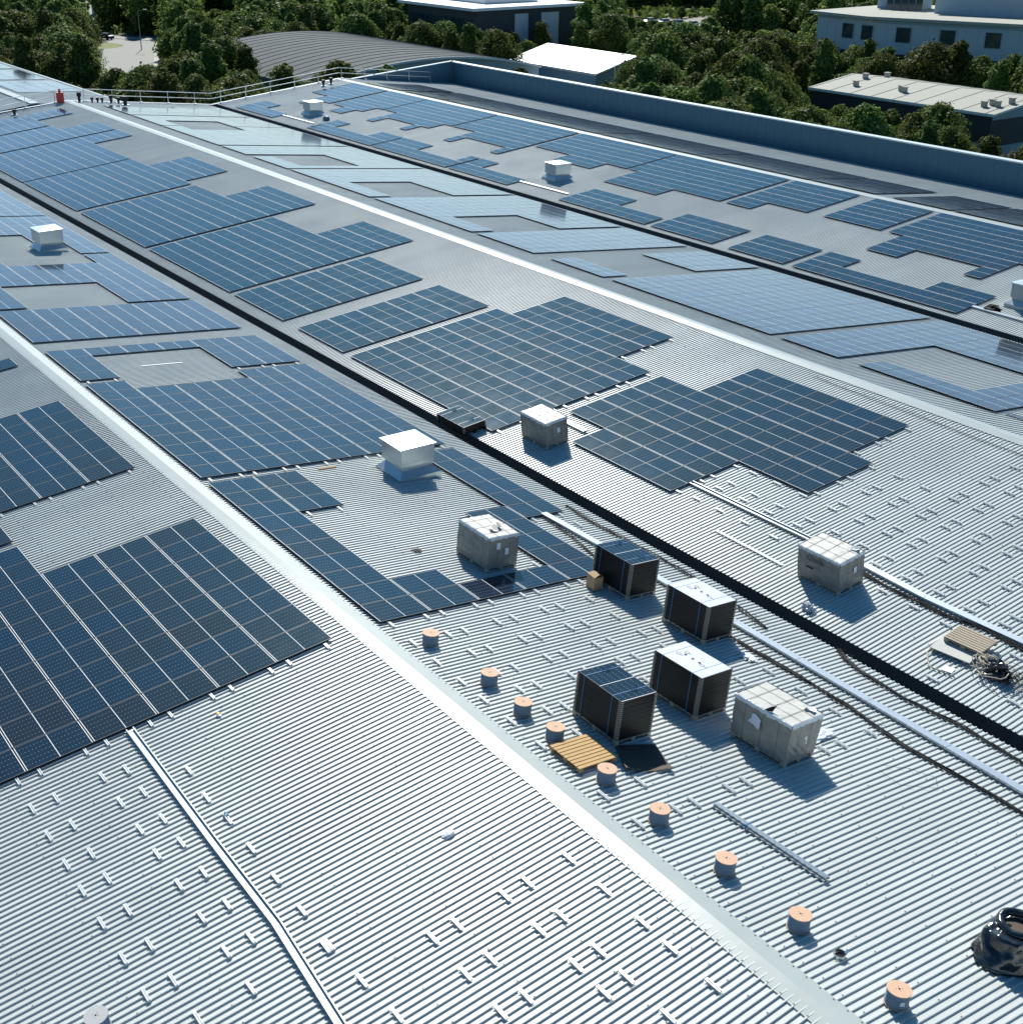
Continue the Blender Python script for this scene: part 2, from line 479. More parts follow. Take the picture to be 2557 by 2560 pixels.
ARR = [
 # plane, x_end (near edge), n rows, cells, label, group
 (0, -1.52, 10, rows((rg(2, 10), rg(0, 3)), (rg(0, 10), rg(3, 8))), "dark solar panel in the big stepped array at the lower left", "panels of the lower left array"),
 (0, -13.55, 10, rows((rg(1, 8), rg(0, 3)), (rg(0, 10), rg(3, 8))), "dark blue solar panel in the second array down the left edge", "panels of the left edge array"),
 (0, -29.2, 4, rows((rg(3, 4), rg(0, 1)), (rg(0, 4), rg(1, 8))), "solar panel in the small far array cut by the left edge", "panels of the small left array"),
 (1, -1.5, 10, rows((rg(0, 10), [0]), (rg(0, 3), [1]), (rg(8, 10), [1]), ([9], [2, 3]), (rg(5, 10), [4]), (rg(0, 6), [5])), "solar panel in the ring shaped array around the torn carton", "panels of the ring array around the carton"),
 (1, -13.6, 10, rows((rg(1, 10), rg(0, 6)), ([0], [0, 4, 5])), "blue solar panel in the large array directly behind the centre vent", "panels of the array behind the near vent"),
 (1, -25.7, 4, rows(([0], rg(0, 6)), (rg(1, 4), [0, 4, 5])), "solar panel in the left four row array around a bare patch", "panels of the four row array with bare patch"),
 (1, -31.88, 5, rows((rg(0, 5), rg(0, 6))), "pale blue solar panel in the unbroken five row array, left of the valley", "panels of the five row array left of the valley"),
 (1, -38.05, 10, rows((rg(0, 2), [0, 1, 5]), (rg(2, 6), rg(0, 6)), (rg(6, 10), [0, 4, 5])), None, None),
 (1, -49.9, 10, rows((rg(0, 5), rg(0, 6)), (rg(5, 7), [0, 1, 4, 5]), (rg(7, 10), [0, 5])), None, None),
 (1, -61.7, 10, rows((A10, rg(0, 6))), None, None),
 (1, -73.6, 10, rows((A10, rg(0, 6))), None, None),
 (1, -85.5, 10, rows((A10, rg(1, 6))), None, None),
 (2, -2.0, 10, rows(([0, 1], rg(2, 5)), (rg(2, 7), rg(0, 6)), ([7, 8], rg(0, 4)), ([9], [2, 3])), "dark solar panel in the nearest stepped array right of the dark valley", "panels of the stepped array right of the valley"),
 (2, -14.28, 10, rows((A10, rg(2, 7)), (rg(1, 8), [0, 1])), "blue solar panel in the largest array right of the dark valley", "panels of the largest array right of the valley"),
 (2, -26.5, 4, rows((rg(0, 4), rg(2, 7))), "solar panel in the four row array right of the dark valley", "panels of the four row array right of the valley"),
 (2, -32.7, 5, rows((rg(0, 5), rg(2, 7))), None, None),
 (2, -39.05, 10, rows((A10, rg(2, 7)), (rg(5, 10), [0, 1])), None, None),
 (2, -51.1, 10, rows((A10, rg(2, 7)), (rg(4, 10), [0, 1])), None, None),
 (2, -63.35, 10, rows((A10, rg(2, 7)), (rg(3, 9), [0, 1])), None, None),
 (2, -75.1, 10, rows((A10, rg(2, 7)), (rg(0, 3), [0, 1])), None, None),
 (2, -87.0, 6, rows((rg(0, 6), rg(2, 7)), (rg(2, 6), [0, 1])), None, None),
 (2, -94.3, 6, rows((rg(0, 6), rg(2, 7)), (rg(0, 3), [0, 1])), None, None),
 (3, -2.2, 10, rows((rg(0, 3), rg(0, 7)), (rg(4, 8), [0]), (rg(3, 8), [4, 5, 6]), (rg(8, 10), rg(0, 7))), "pale reflecting solar panel in the right edge array beyond the second ridge", "panels beyond the second ridge at right edge"),
 (3, -14.35, 10, rows((A10, rg(0, 7))), None, None),
 (3, -26.5, 4, rows((rg(0, 4), [0, 4, 5, 6])), None, None),
 (3, -32.65, 5, rows((rg(0, 5), rg(0, 7))), None, None),
 (3, -38.95, 10, rows((rg(0, 6), rg(0, 7)), (rg(6, 10), [0, 4, 5, 6])), None, None),
 (3, -51.05, 10, rows((rg(0, 5), rg(0, 7)), (rg(5, 10), [0, 4, 5, 6])), None, None),
 (3, -63.0, 10, rows((rg(0, 4), rg(0, 7)), (rg(4, 5), [4, 5, 6]), (rg(5, 9), [0, 4, 5, 6]), ([9], rg(0, 7))), None, None),
 (3, -75.0, 10, rows((rg(0, 2), [0, 4, 5, 6]), (rg(2, 10), rg(0, 7))), None, None),
 (3, -86.75, 6, rows((rg(0, 3), rg(0, 7)), (rg(3, 6), [0, 4, 5, 6])), None, None),
 (3, -94.1, 6, rows(([0], [0, 4, 5, 6]), (rg(1, 6), rg(0, 7))), None, None),
 (4, -14.2, 10, rows((rg(0, 1), rg(0, 3)), (rg(1, 3), rg(0, 5)), (rg(3, 7), rg(0, 4)), ([7], rg(0, 5)), ([8, 9], rg(0, 3)), ([0, 1], [6, 7]), (rg(2, 7), [7]), (rg(7, 10), [6, 7])), None, None),
 (4, -26.4, 4, rows((rg(0, 4), [0, 1, 2, 6, 7])), None, None),
 (4, -32.4, 5, rows(([0, 1], rg(0, 4)), (rg(2, 5), rg(0, 3)), (rg(0, 5), [6, 7])), None, None),
 (4, -38.75, 10, rows(([0], rg(0, 3)), (rg(1, 6), rg(0, 5)), (rg(6, 10), rg(0, 4)), (rg(2, 6), [6, 7]), (rg(6, 10), [7])), None, None),
 (4, -50.5, 10, rows((rg(0, 4), rg(0, 3)), (rg(4, 8), rg(0, 4)), ([8, 9], rg(0, 3))), None, None),
 (4, -54.2, 7, rows((rg(0, 7), [7]), (rg(0, 2), [6])), None, None),
 (4, -62.6, 10, rows((rg(0, 3), rg(0, 3)), ([3], rg(0, 5)), (rg(4, 9), rg(0, 4)), ([9], rg(0, 5)), (A10, [7]), (rg(0, 4), [6]), ([9], [6])), None, None),
 (4, -74.4, 10, rows((rg(0, 2), rg(0, 3)), ([2], rg(0, 5)), (rg(3, 7), rg(0, 4)), ([7], rg(0, 5)), ([8], rg(0, 4)), ([9], rg(0, 3)), (A10, [7]), ([0, 1, 7, 8, 9], [6])), None, None),
 (4, -86.15, 6, rows(([0, 1, 4], rg(0, 4)), ([2, 3], rg(0, 5)), ([5], rg(0, 3))), None, None),
 (4, -93.0, 7, rows((rg(3, 7), [7]), (rg(0, 3), [6, 7])), None, None),
 (4, -93.75, 6, rows((rg(0, 3), rg(0, 3)), (rg(3, 6), rg(0, 4)), ([3], [4])), None, None),
]
for xe, nr in ((-14.2, 10), (-26.0, 4), (-32.1, 5), (-38.1, 10), (-49.9, 10), (-61.8, 10), (-73.5, 10), (-85.4, 6), (-93.3, 6), (-2.0, 10)):
    ARR.append((5, xe, nr, rows((rg(nr), rg(0, 4))), None, None))

cells = []
for (n, xe, nr, cl, lab, grp) in ARR:
    for (r, c) in sorted(set(cl)):
        x = xe - (nr - r - .5) * PX; s = S0[n] + (c + .5) * PY
        P = SP(n, x, s, .14); q = project(P)
        vis = q is not None and -60 < q[0] < 2617 and -60 < q[1] < 2620
        d = (P - cam_o.location).length
        cells.append((0 if (vis and lab) else 1, d, n, x, s, lab, grp))
cells.sort(key=lambda t: t[:2])
near = [c for c in cells if c[0] == 0][:300]
ns = set(id(c) for c in near)
far = [c for c in cells if id(c) not in ns]
for _, d, n, x, s, lab, grp in near:
    o = empty("solar_panel", PM(n, x, s, .088 + random.uniform(-.002, .002), random.uniform(-.12, .12)), lab, "solar panel", grp)
    f = bpy.data.objects.new("frame", ME_FR); COL.objects.link(f); f.parent = o
    g = bpy.data.objects.new("glass", ME_GL); COL.objects.link(g); g.parent = o
mb = MB(); rn = []
for _, d, n, x, s, lab, grp in far:
    M = PM(n, x, s, .088 + random.uniform(-.002, .002))
    hx, hy, t = .567, .8483, .033
    k0 = len(mb.f)
    mb.box(-hx, -hy, 0, hx, hy, t, 0, M)
    gx, gy = hx - .0095, hy - .0095
    mb.quad(*[M @ Vector(p) for p in ((-gx, -gy, t + .002), (gx, -gy, t + .002), (gx, gy, t + .002), (-gx, gy, t + .002))], 1, [(0, 0), (1, 0), (1, 1), (0, 1)])
    rn += [random.random()] * (len(mb.f) - k0)
o = mb.build("solar_panels", [M_BLACK, M_PVF])
at = o.data.attributes.new('rnd', 'FLOAT', 'FACE'); at.data.foreach_set('value', rn)
tag(o, "the many farther solar panels spread in arrays over the back slopes of the roof", "solar panels", kind='stuff')

# ================================================================ MOUNTING BRACKETS
def bracket_mesh():
    mb = MB()
    L = .20
    mb.box(-L, -.036, 0, L, .036, .006)
    mb.box(-L, -.034, .006, L, -.024, .042); mb.box(-L, .024, .006, L, .034, .042)
    mb.box(-L, -.009, .006, L, .009, .030)
    mb.box(-L, -.034, .042, L, -.012, .047); mb.box(-L, .012, .042, L, .034, .047)
    mb.box(-L, -.052, 0, -L + .03, -.036, .004); mb.box(L - .03, .036, 0, L, .052, .004)
    return mb.mesh("mounting_bracket", M_RAIL)
ME_BR = bracket_mesh()
BR = []
b0 = "-.15,7.99 -.04,7.43 -.15,9.15 -.16,9.73 1.03,7.42 1.03,7.99 1.04,9.16 1.04,9.73 2.23,7.43 2.22,7.99 2.23,9.16 2.22,9.73 3.24,7.42 3.24,8.0 3.23,9.16 3.23,9.73 4.44,7.42 4.44,8.0 4.42,9.16 4.42,9.74 5.62,7.43 5.62,8.01 5.62,9.17 5.62,9.74 6.79,7.45 6.8,8.01 6.8,9.16 6.8,9.74 7.97,8.03 7.99,9.16 1.01,6.25 2.22,6.33 3.24,6.26 4.43,6.27 5.62,6.27 6.8,6.27 7.97,6.28 7.99,6.37 9.22,6.23 10.36,6.13"
b0r = "9.16,1.07 9.16,2.17 9.16,2.76 9.18,3.97 9.17,4.56 10.34,1.07 10.35,2.2 10.36,2.77 11.53,1.06 10.35,3.96 10.36,4.56 12.37,1.07 11.52,2.19 11.54,2.77 11.54,3.97 11.53,4.56 12.38,2.2 12.39,2.77 13.55,2.2 13.55,1.07"
b1 = "-.27,5.55 -.24,6.1 -.22,3.8 -.21,4.38 -.18,2.08 -.17,2.63 -.17,.91 .95,7.25 .93,5.54 .94,6.11 .96,3.83 .96,4.36 .99,2.07 1.0,2.64 1.02,.91 2.13,7.25 2.16,7.81 2.13,5.54 2.14,6.08 2.14,3.8 2.17,4.35 2.17,2.65 2.16,2.07 2.21,.91 3.09,7.26 3.16,5.53 3.16,6.1 3.21,3.78 3.17,4.33 3.2,2.06 3.22,2.61 3.23,.9 4.38,2.06 4.41,2.6 4.34,5.48 4.39,.91 5.61,.9 5.59,2.06 7.94,2.04 7.96,.9 9.15,.9 5.48,7.83 5.46,8.98 6.65,8.98 7.83,8.98 9.03,8.97 9.02,7.21 9.04,7.82 9.11,3.76 9.1,4.34 9.14,2.62 9.13,2.04 -5.05,10.72 -2.92,7.3 -.26,7.27"
b2 = "-4.49,11.88 -4.5,10.76 -4.47,10.16 -3.31,11.89 -3.29,10.74 -3.3,10.18 -2.1,11.87 -2.07,10.75 -2.12,10.15 -3.34,8.99 -2.1,8.99 -4.5,9.02 -.73,11.88 -.75,10.72 -.73,10.14 .39,10.77 .45,10.16 -.75,9 -.74,8.46 -.76,7.26 -.74,6.69 -.76,5.54 1.67,10.15 2.69,10.14 2.71,10.78 .44,8.99 .46,8.45 .44,7.26 .45,6.7 .45,5.55 1.63,8.99 1.65,8.45 1.63,7.25 1.63,6.69 1.62,5.52 1.62,4.97 1.6,3.81 1.6,3.23 1.6,2.08 2.67,8.99 2.68,8.45 2.67,7.27 2.66,6.69 2.64,5.54 2.64,4.98 2.63,3.82 2.6,3.21 3.87,10.72 3.87,10.16 3.87,9 3.87,8.44 3.87,7.29 3.84,6.71 3.84,5.57 3.81,4.98 5.07,10.7 5.07,10.16 5.05,8.99 5.04,8.44 5.04,7.28 5.02,6.69 3.87,11.86 5.07,11.88 6.25,10.15 6.23,10.79 6.23,9 6.22,8.45 7.42,10.72 7.41,10.17 6.28,11.94 8.59,11.83 9.84,13.67 7.75,14.4"
for n, st, lab, grp in ((0, b0, "short silver mounting bracket at the lower left beside the open cable tray", "brackets beside the open cable tray"),
                   (0, b0r, "short silver mounting bracket at the bottom, left of the nearest ridge", "brackets at the bottom left of the ridge"),
                   (1, b1, "short silver mounting bracket on the ribs around the cable spools and panel stacks", "brackets around the cable spools"),
                   (2, b2, "short silver mounting bracket on the slope right of the dark valley", "brackets right of the valley")):
    for w in st.split():
        x, s = map(float, w.split(',')); BR.append((n, x, s, lab, grp))
# brackets peeping out under the near edge of the arrays
EDGE = [(0, -1.52, range(0, 7)), (0, -15.9, range(0, 3)), (1, -1.5, range(0, 5)), (1, -13.6, range(0, 6)), (2, -14.28, range(2, 7)), (2, -16.55, range(0, 2)),
        (2, -2.0, range(2, 4)), (2, -3.15, [0, 1]), (2, -5.5, [4, 5]), (1, -6.1, [5]), (1, -9.5, [1]), (1, -25.7, [0, 4, 5])]
for n, xe, cc in EDGE:
    for c in cc:
        for off in (.28, 1.45):
            BR.append((n, xe + .09, S0[n] + c * PY + off, "short silver mounting bracket peeping out from under the near edge of a panel array", "brackets at the edges of the arrays"))
for n, x, s, lab, grp in BR[:298]:
    o = bpy.data.objects.new("mounting_bracket", ME_BR); COL.objects.link(o)
    o.matrix_world = PM(n, x, s, .0345, random.uniform(-.8, .8))
    tag(o, lab, "bracket", grp)

# ================================================================ CABLE TRAYS, STRIPS, CABLES
def path_pts(n, pts, h, step=.5, wob=0.0, wobz=0.0, seed=0, base=.034):
    rnd = random.Random(seed); out = []
    for (x0, s0), (x1, s1) in zip(pts, pts[1:]):
        L = math.hypot(x1 - x0, s1 - s0); k = max(1, int(L / step))
        for i in range(k):
            t = i / k
            out.append((x0 + (x1 - x0) * t, s0 + (s1 - s0) * t))
    out.append(pts[-1])
    ph = rnd.random() * 9
    res = []
    for i, (x, s) in enumerate(out):
        sw = wob * (math.sin(x * 1.1 + ph) + .5 * math.sin(x * 2.7 + ph * 2) + rnd.uniform(-.35, .35))
        res.append(SP(n, x, s + sw, base + h + abs(rnd.gauss(0, 1)) * wobz))
    return res
def tray(n, pts, w=.26, h=.06, label="", cat="cable tray", lid=True, grp=None, mat=None, legs=True):
    o = empty("cable_tray", SP(n, pts[0][0], pts[0][1], .034), label, cat, grp)
    off = Matrix.Translation(-SP(n, pts[0][0], pts[0][1], .034))
    body = MB(); lidm = MB(); ft = MB()
    sg = 1 if n in (1, 3, 5) else -1
    up = Vector((0, sg * SA, CA)); 
    for (x0, s0), (x1, s1) in zip(pts, pts[1:]):
        a = off @ SP(n, x0, s0, .034 + .03); b = off @ SP(n, x1, s1, .034 + .03)
        d = (b - a).normalized(); side = d.cross(up).normalized()
        for k in (-1, 1):
            body.bar(a + side * k * (w / 2) + up * h / 2, b + side * k * (w / 2) + up * h / 2, .006, h, up=up)
            body.bar(a + side * k * (w / 2 - .012) + up * (h + .001), b + side * k * (w / 2 - .012) + up * (h + .001), .026, .004, up=up)
        body.bar(a, b, w - .008, .004, up=up)
        if lid:
            L = (b - a).length; k = max(1, int(round(L / 2.4)))
            for i in range(k):
                p = a + d * (L * i / k + .006); q = a + d * (L * (i + 1) / k - .006)
                lidm.bar(p + up * (h + .006 + .002 * (i % 2)), q + up * (h + .006 + .002 * ((i + 1) % 2)), w + .012, .005, up=up)
        if legs:
            L = (b - a).length; k = max(1, int(L / 1.3))
            for i in range(k + 1):
                c = a + d * (L * i / max(1, k)) - up * .017
                ft.bar(c - side * (w * .5 + .04), c + side * (w * .5 + .04), .04, .026, up=up)
    body.build("tray_body", mat or M_TRAY, o)
    if lid: lidm.build("tray_lid", mat or M_TRAY, o)
    if legs: ft.build("tray_support", M_GALV, o)
    return o
tray(0, [(-1.45, 6.77), (3.76, 6.85), (6.78, 6.86), (9.9, 7.09), (14, 7.4)], .20, .06, "long open silver cable tray running down the near left slope from the lower left array", lid=False)
tray(1, [(-6.25, 10.14), (-3.27, 10.22), (2.9, 10.26), (13, 10.2), (22, 10.2)], .25, .055, "long silver lidded cable tray running past the panel stacks, left of the dark valley")
tray(2, [(-5.5, 11.2), (2.4, 11.13)], .2, .055, "dull open cable tray starting at the stepped array and running behind the pale carton", lid=False, mat=M_GALV)
tray(2, [(2.5, 11.13), (5, 11.25), (8.4, 11.13), (16, 11.0)], .22, .055, "silver lidded cable tray behind the old pallet at the right edge")
tray(2, [(-13.1, 11.2), (-11.6, 11.22)], .2, .05, "short pinkish cable tray stub behind the carton beside the valley", legs=False)
tray(4, [(-14.3, 12.88), (-5, 12.9)], .2, .05, "silver cable tray at the right edge beside the farthest right vent")
tray(4, [(-54.3, 13.05), (-48.5, 12.92)], .14, .05, "thin silver cable tray joining two arrays in front of the middle vent", legs=False)
tray(4, [(-93.3, 13.07), (-86.8, 12.98)], .14, .05, "thin pale cable tray joining two arrays in front of the farthest vent", legs=False)
tray(3, [(-2.0, 2.5), (8, 2.5)], .2, .05, "dark cable tray at the right edge just beyond the second ridge", lid=False, legs=False)
mb = MB(); O = SP(2, -2.37, 12.95, .036)
for a_, b_ in (((-2.37, 12.95), (-.9, 12.955)), ((-.88, 12.95), (.71, 12.97))):
    mb.bar(SP(2, *a_, .05) - O, SP(2, *b_, .05) - O, .13, .008)
tag(mb.build("metal_strip", M_RAIL, mat=Matrix.Translation(O)), "flat white metal strip lying on the ribs between the dark valley and the pale carton", "metal strip")

def cable(n, pts, label, k=7, r=.014, wob=.05, h=.02, spread=.05, wire=0, grp=None):
    mb = MB(); O = SP(n, pts[0][0], pts[0][1], 0)
    for i in range(k):
        pp = [(x, s + random.uniform(-spread, spread)) for x, s in pts]
        P = [p - O for p in path_pts(n, pp, h * (.5 + random.random()), .28, wob * random.uniform(.5, 1.1), .012, seed=i + int(pts[0][0] * 7))]
        mb.tube(P, r, 5)
    for i in range(wire):
        t = random.random(); j = min(len(pts) - 2, int(t * (len(pts) - 1)))
        x = pts[j][0] + (pts[j + 1][0] - pts[j][0]) * random.random(); s = pts[j][1]
        L = random.uniform(.12, .35); a = random.uniform(0, 6.28)
        P = [SP(n, x + L * q * math.cos(a), s + L * q * math.sin(a) * .8, .05 + .05 * math.sin(q * 3.1)) - O for q in (0, .3, .6, 1)]
        mb.tube(P, .004, 4)
    o = mb.build("cable_bundle", M_CABLE, smooth=True, mat=Matrix.Translation(O))
    return tag(o, label, "cable bundle", grp)
cable(1, [(2.6, 9.62), (3.6, 9.53), (5.55, 9.53), (7.9, 9.52), (9.92, 9.26), (11.5, 9.32), (13.2, 9.37), (16, 9.3)], "black cable bundle snaking along the left side of the long lidded tray", 10, .015, .045, wire=110)
cable(1, [(5.45, 11.9), (6.0, 11.6), (6.63, 11.41), (8.29, 11.33), (9.96, 11.5), (11.87, 11.39), (16, 11.4)], "black cable bundle coming out of the dark valley on its left side", 9, .015, .04, wire=70)
cable(1, [(-6.6, 11.4), (-5, 11.32), (-3.28, 11.38), (-.5, 11.45), (2.2, 11.2), (3.6, 10.9)], "dark loose cable bundle behind the farthest panel stack near the valley", 6, .012, .07, wire=40)
cable(1, [(-6.2, 10.0), (-4.4, 9.8), (-2.78, 9.55), (-.5, 9.5)], "dark cable bundle leading from the ring array to the farthest panel stack", 5, .012, .06, wire=25)
cable(2, [(.8, 11.45), (2.4, 11.5), (4.6, 11.6), (6.0, 11.55), (7.2, 11.35), (9.5, 11.4), (14, 11.3)], "black cable bundle lying beside the tray behind the old pallet", 9, .014, .06, wire=60)
cable(2, [(-9, .95), (-4, 1.0), (1, 1.05), (6, 1.0), (12, 1.0)], "thin dark cables running parallel to the second ridge", 2, .008, .03, spread=.12)
cable(2, [(8.6, 8.2), (8.1, 9.3), (8.6, 10.2), (9.5, 10.6)], "loose loop of thin black cable at the right edge above the tray", 4, .006, .12, spread=.15)
cable(1, [(10.2, 7.9), (10.6, 8.5), (11.2, 8.8), (11.5, 8.4), (11.0, 7.7), (10.3, 7.7)], "faint thin wire loop lying on bare ribs left of the long tray", 1, .004, .05)

# ================================================================ ROOF VENTS
def make_vent():
    root = empty("roof_vent", (0, 0, 0))
    cap = MB(); c = .76
    cap.add([(-c, -c, 1.0), (c, -c, 1.0), (c, c, 1.0), (-c, c, 1.0), (0, 0, 1.10), (-c, -c, .94), (c, -c, .94), (c, c, .94), (-c, c, .94)],
            [(0, 1, 4), (1, 2, 4), (2, 3, 4), (3, 0, 4), (5, 6, 1, 0), (6, 7, 2, 1), (7, 8, 3, 2), (8, 5, 0, 3), (8, 7, 6, 5)])
    cap.build("cap", M_DUCT, root)
    b = MB(); w = .69
    b.box(-w, -w, .25, w, w, .94)
    for k in (-1, 1):
        for a in (-.35, 0, .35):
            pass
    for a, bb in ((-w, -w), (w, -w), (w, w), (-w, w)):
        b.box(a - .012, bb - .012, .24, a + .012, bb + .012, .938)
    for k in (.40,):
        b.box(-w - .006, -w - .006, k, w + .006, w + .006, k + .02)
    b.build("housing", M_DUCT, root)
    sk = MB()
    lv = [(.68, .25), (.62, .12), (.88, -.12), (.88, -.30)]
    for (w0, z0), (w1, z1) in zip(lv, lv[1:]):
        P0 = [(-w0, -w0, z0), (w0, -w0, z0), (w0, w0, z0), (-w0, w0, z0)]; P1 = [(-w1, -w1, z1), (w1, -w1, z1), (w1, w1, z1), (-w1, w1, z1)]
        for i in range(4):
            j = (i + 1) % 4
            sk.add([P1[i], P1[j], P0[j], P0[i]], [(0, 1, 2, 3)])
    sk.box(-.86, -.86, -.32, .86, .86, -.29)
    sk.build("skirt", M_DUCT, root)
    k = MB(); k.box(-.66, -.66, -.62, .66, .66, -.3)
    k.build("upstand", M_BLACK, root)
    return root
v0 = make_vent()
VENTS = [(-11.64, 7.95, -.54, "large silver box shaped roof vent in the centre, beside the ring shaped array"),
         (-51.77, 7.9, -.54, "silver box shaped roof vent at the upper left, left of the dark valley"),
         (-52.8, 47.1, -.90, "silver box shaped roof vent in the middle distance, below the third ridge"),
         (-91.1, 46.9, -.90, "small far silver roof vent near the guard rail at the top left"),
         (-12.35, 46.9, -.90, "silver roof vent cut by the right edge of the picture")]
for i, (x, y, z, lab) in enumerate(VENTS):
    o = v0 if i == 0 else copy_tree(v0)
    o.matrix_world = Matrix.Translation((x, y, z)) @ Matrix.Rotation(R((-1, 1.5, -2, 0, 3)[i]), 4, 'Z')
    tag(o, lab, "roof vent", "box shaped roof vents")

# ================================================================ PALLETS, CARTONS, STACKS
def pallet_mb(L=1.72, W=1.12, h=.13, slats=9, mb=None, M=None):
    mb = mb or MB()
    for i in range(slats):
        x = -L / 2 + (L - .09) * i / (slats - 1)
        mb.box(x, -W / 2, h - .02, x + .09, W / 2, h, 0, M)
    for y in (-W / 2, -.05, W / 2 - .1):
        mb.box(-L / 2, y, h - .042, L / 2, y + .1, h - .02, 0, M)
        for x in (-L / 2, -.07, L / 2 - .14):
            mb.box(x, y, .02, x + .14, y + .1, h - .042, 0, M)
        mb.box(-L / 2, y, 0, L / 2, y + .1, .02, 0, M)
    return mb

def grid_box(L, W, H, z0, nz=8, ntop=10, bulge=.0, jit=.006, taper=0.0, seed=1):
    """box with subdivided, slightly uneven faces"""
    bm = bmesh.new()
    bmesh.ops.create_cube(bm, size=1.0)
    bmesh.ops.subdivide_edges(bm, edges=bm.edges[:], cuts=nz, use_grid_fill=True)
    rnd = random.Random(seed)
    for v in bm.verts:
        x, y, z = v.co
        t = z + .5
        k = 1 + taper * t + bulge * math.sin(t * math.pi)
        v.co = Vector((x * L * k, y * W * k, z0 + t * H))
        v.co += Vector((rnd.gauss(0, jit), rnd.gauss(0, jit), rnd.gauss(0, jit) * .7))
    me = bpy.data.meshes.new("carton"); bm.to_mesh(me); bm.free()
    return me

def make_carton(M, label, H=1.03, L=1.70, W=1.14, seed=1, torn=0, text=False, taper=0.0, paper=((.6, .72),)):
    root = empty("wrapped_carton", M, label, "carton")
    pallet_mb(L, W).build("pallet", M_WOOD_OLD, root)
    me = grid_box(L, W, H, .135, 9, 10, .006, .006, taper, seed)
    me.materials.append(M_WRAP); me.materials.append(M_WTOP)
    for p in me.polygons:
        if p.normal.z > .7: p.material_index = 1
    o = bpy.data.objects.new("carton", me); COL.objects.link(o); o.parent = root
    top = .135 + H
    k = 1 + taper
    # strapping / seams over the top and down the sides
    st = MB()
    for x in (-L * .30, L * .02, L * .31):
        st.box(x - .006, -W / 2 * k - .016, top + .013, x + .006, W / 2 * k + .016, top + .017)
        for s_ in (-1, 1):
            st.add([(x - .006, s_ * (W / 2 + .014), .15), (x + .006, s_ * (W / 2 + .014), .15), (x + .006, s_ * (W / 2 * k + .016), top + .014), (x - .006, s_ * (W / 2 * k + .016), top + .014)], [(0, 1, 2, 3)])
    for y in (-W * .2, W * .2):
        st.box(-L / 2 * k - .01, y - .005, top + .013, L / 2 * k + .01, y + .005, top + .0165)
        for s_ in (-1, 1):
            st.add([(s_ * (L / 2 + .014), y - .005, .15), (s_ * (L / 2 + .014), y + .005, .15), (s_ * (L / 2 * k + .016), y + .005, top + .014), (s_ * (L / 2 * k + .016), y - .005, top + .014)], [(0, 1, 2, 3)])
    st.build("straps", M_INK, root)
    # film folded over the top edge
    fl = MB(); rnd = random.Random(seed + 5)
    for s_, a_ in ((-1, 0), (1, 0), (-1, 1), (1, 1)):
        LL = (L if a_ == 0 else W); nn = 14; w2 = (W if a_ == 0 else L) / 2 * k + .017
        for i in range(nn):
            t0 = -LL / 2 * k + LL * k * i / nn; t1 = -LL / 2 * k + LL * k * (i + 1) / nn
            d0 = .07 + .05 * rnd.random(); d1 = .07 + .05 * rnd.random()
            q = [(t0, s_ * (w2 - .03), top + .018), (t1, s_ * (w2 - .03), top + .018), (t1, s_ * w2, top - .0), (t0, s_ * w2, top - .0), (t1, s_ * (w2 + .004), top - d1), (t0, s_ * (w2 + .004), top - d0)]
            if a_: q = [(b, a, c) for a, b, c in q]
            fl.add(q, [(0, 1, 2, 3), (3, 2, 4, 5)])
    fl.build("film_hem", M_FILM, root)
    pp = MB()
    for fy, fz in paper:
        x = L / 2 + .022
        y = -W / 2 + W * fy
        pp.quad((x, y, fz * H), (x, y + .14, fz * H), (x, y + .14, fz * H + .22), (x, y, fz * H + .22))
    pp.build("delivery_note", M_PAPER, root)
    if torn:
        rnd = random.Random(seed * 3)
        tb = MB()
        for q in range(3 if torn > 1 else 1):
            bx, by = rnd.uniform(-.35, .35), rnd.uniform(-.1, .35)
            if torn == 1: bx, by = .62, .42
            pts = []
            nn = 9
            for i in range(nn):
                a = 2 * math.pi * i / nn; r = rnd.uniform(.09, .26)
                pts.append((bx + r * math.cos(a), by + r * .6 * math.sin(a), top + .022 + rnd.uniform(0, .09)))
            pts.append((bx, by, top + .03))
            tb.add(pts, [(i, (i + 1) % nn, nn) for i in range(nn)])
        tb.build("torn_film", M_WTOP if torn > 1 else M_FILM, root)
    if text:
        cu = bpy.data.curves.new("text", 'FONT'); cu.body = "Qcells"; cu.size = .27; cu.extrude = .0008
        cu.align_x = 'CENTER'; cu.align_y = 'CENTER'
        t = bpy.data.objects.new("text", cu); COL.objects.link(t)
        bpy.context.view_layer.update()
        dg = bpy.context.evaluated_depsgraph_get()
        me = bpy.data.meshes.new_from_object(t.evaluated_get(dg))
        bpy.data.objects.remove(t)
        me.materials.clear(); me.materials.append(M_INK)
        o = bpy.data.objects.new("printed_lettering", me); COL.objects.link(o); o.parent = root
        o.matrix_local = Matrix.Translation((-.12, -W / 2 * (1 + taper * .7) - .024, .135 + H * .72)) @ Matrix.Rotation(R(90), 4, 'X')
        mb = MB(); mb.box(-.48, -W / 2 - .028, .52, -.2, -W / 2 - .02, .56)
        mb.build("dark_handle_slot", M_BLACK, root)
    return root
# local frame: x along roof x (towards camera right), y = +world y
def boxM(n, x, s, rz=0): 
    return PM(n, x, s, .034, rz)
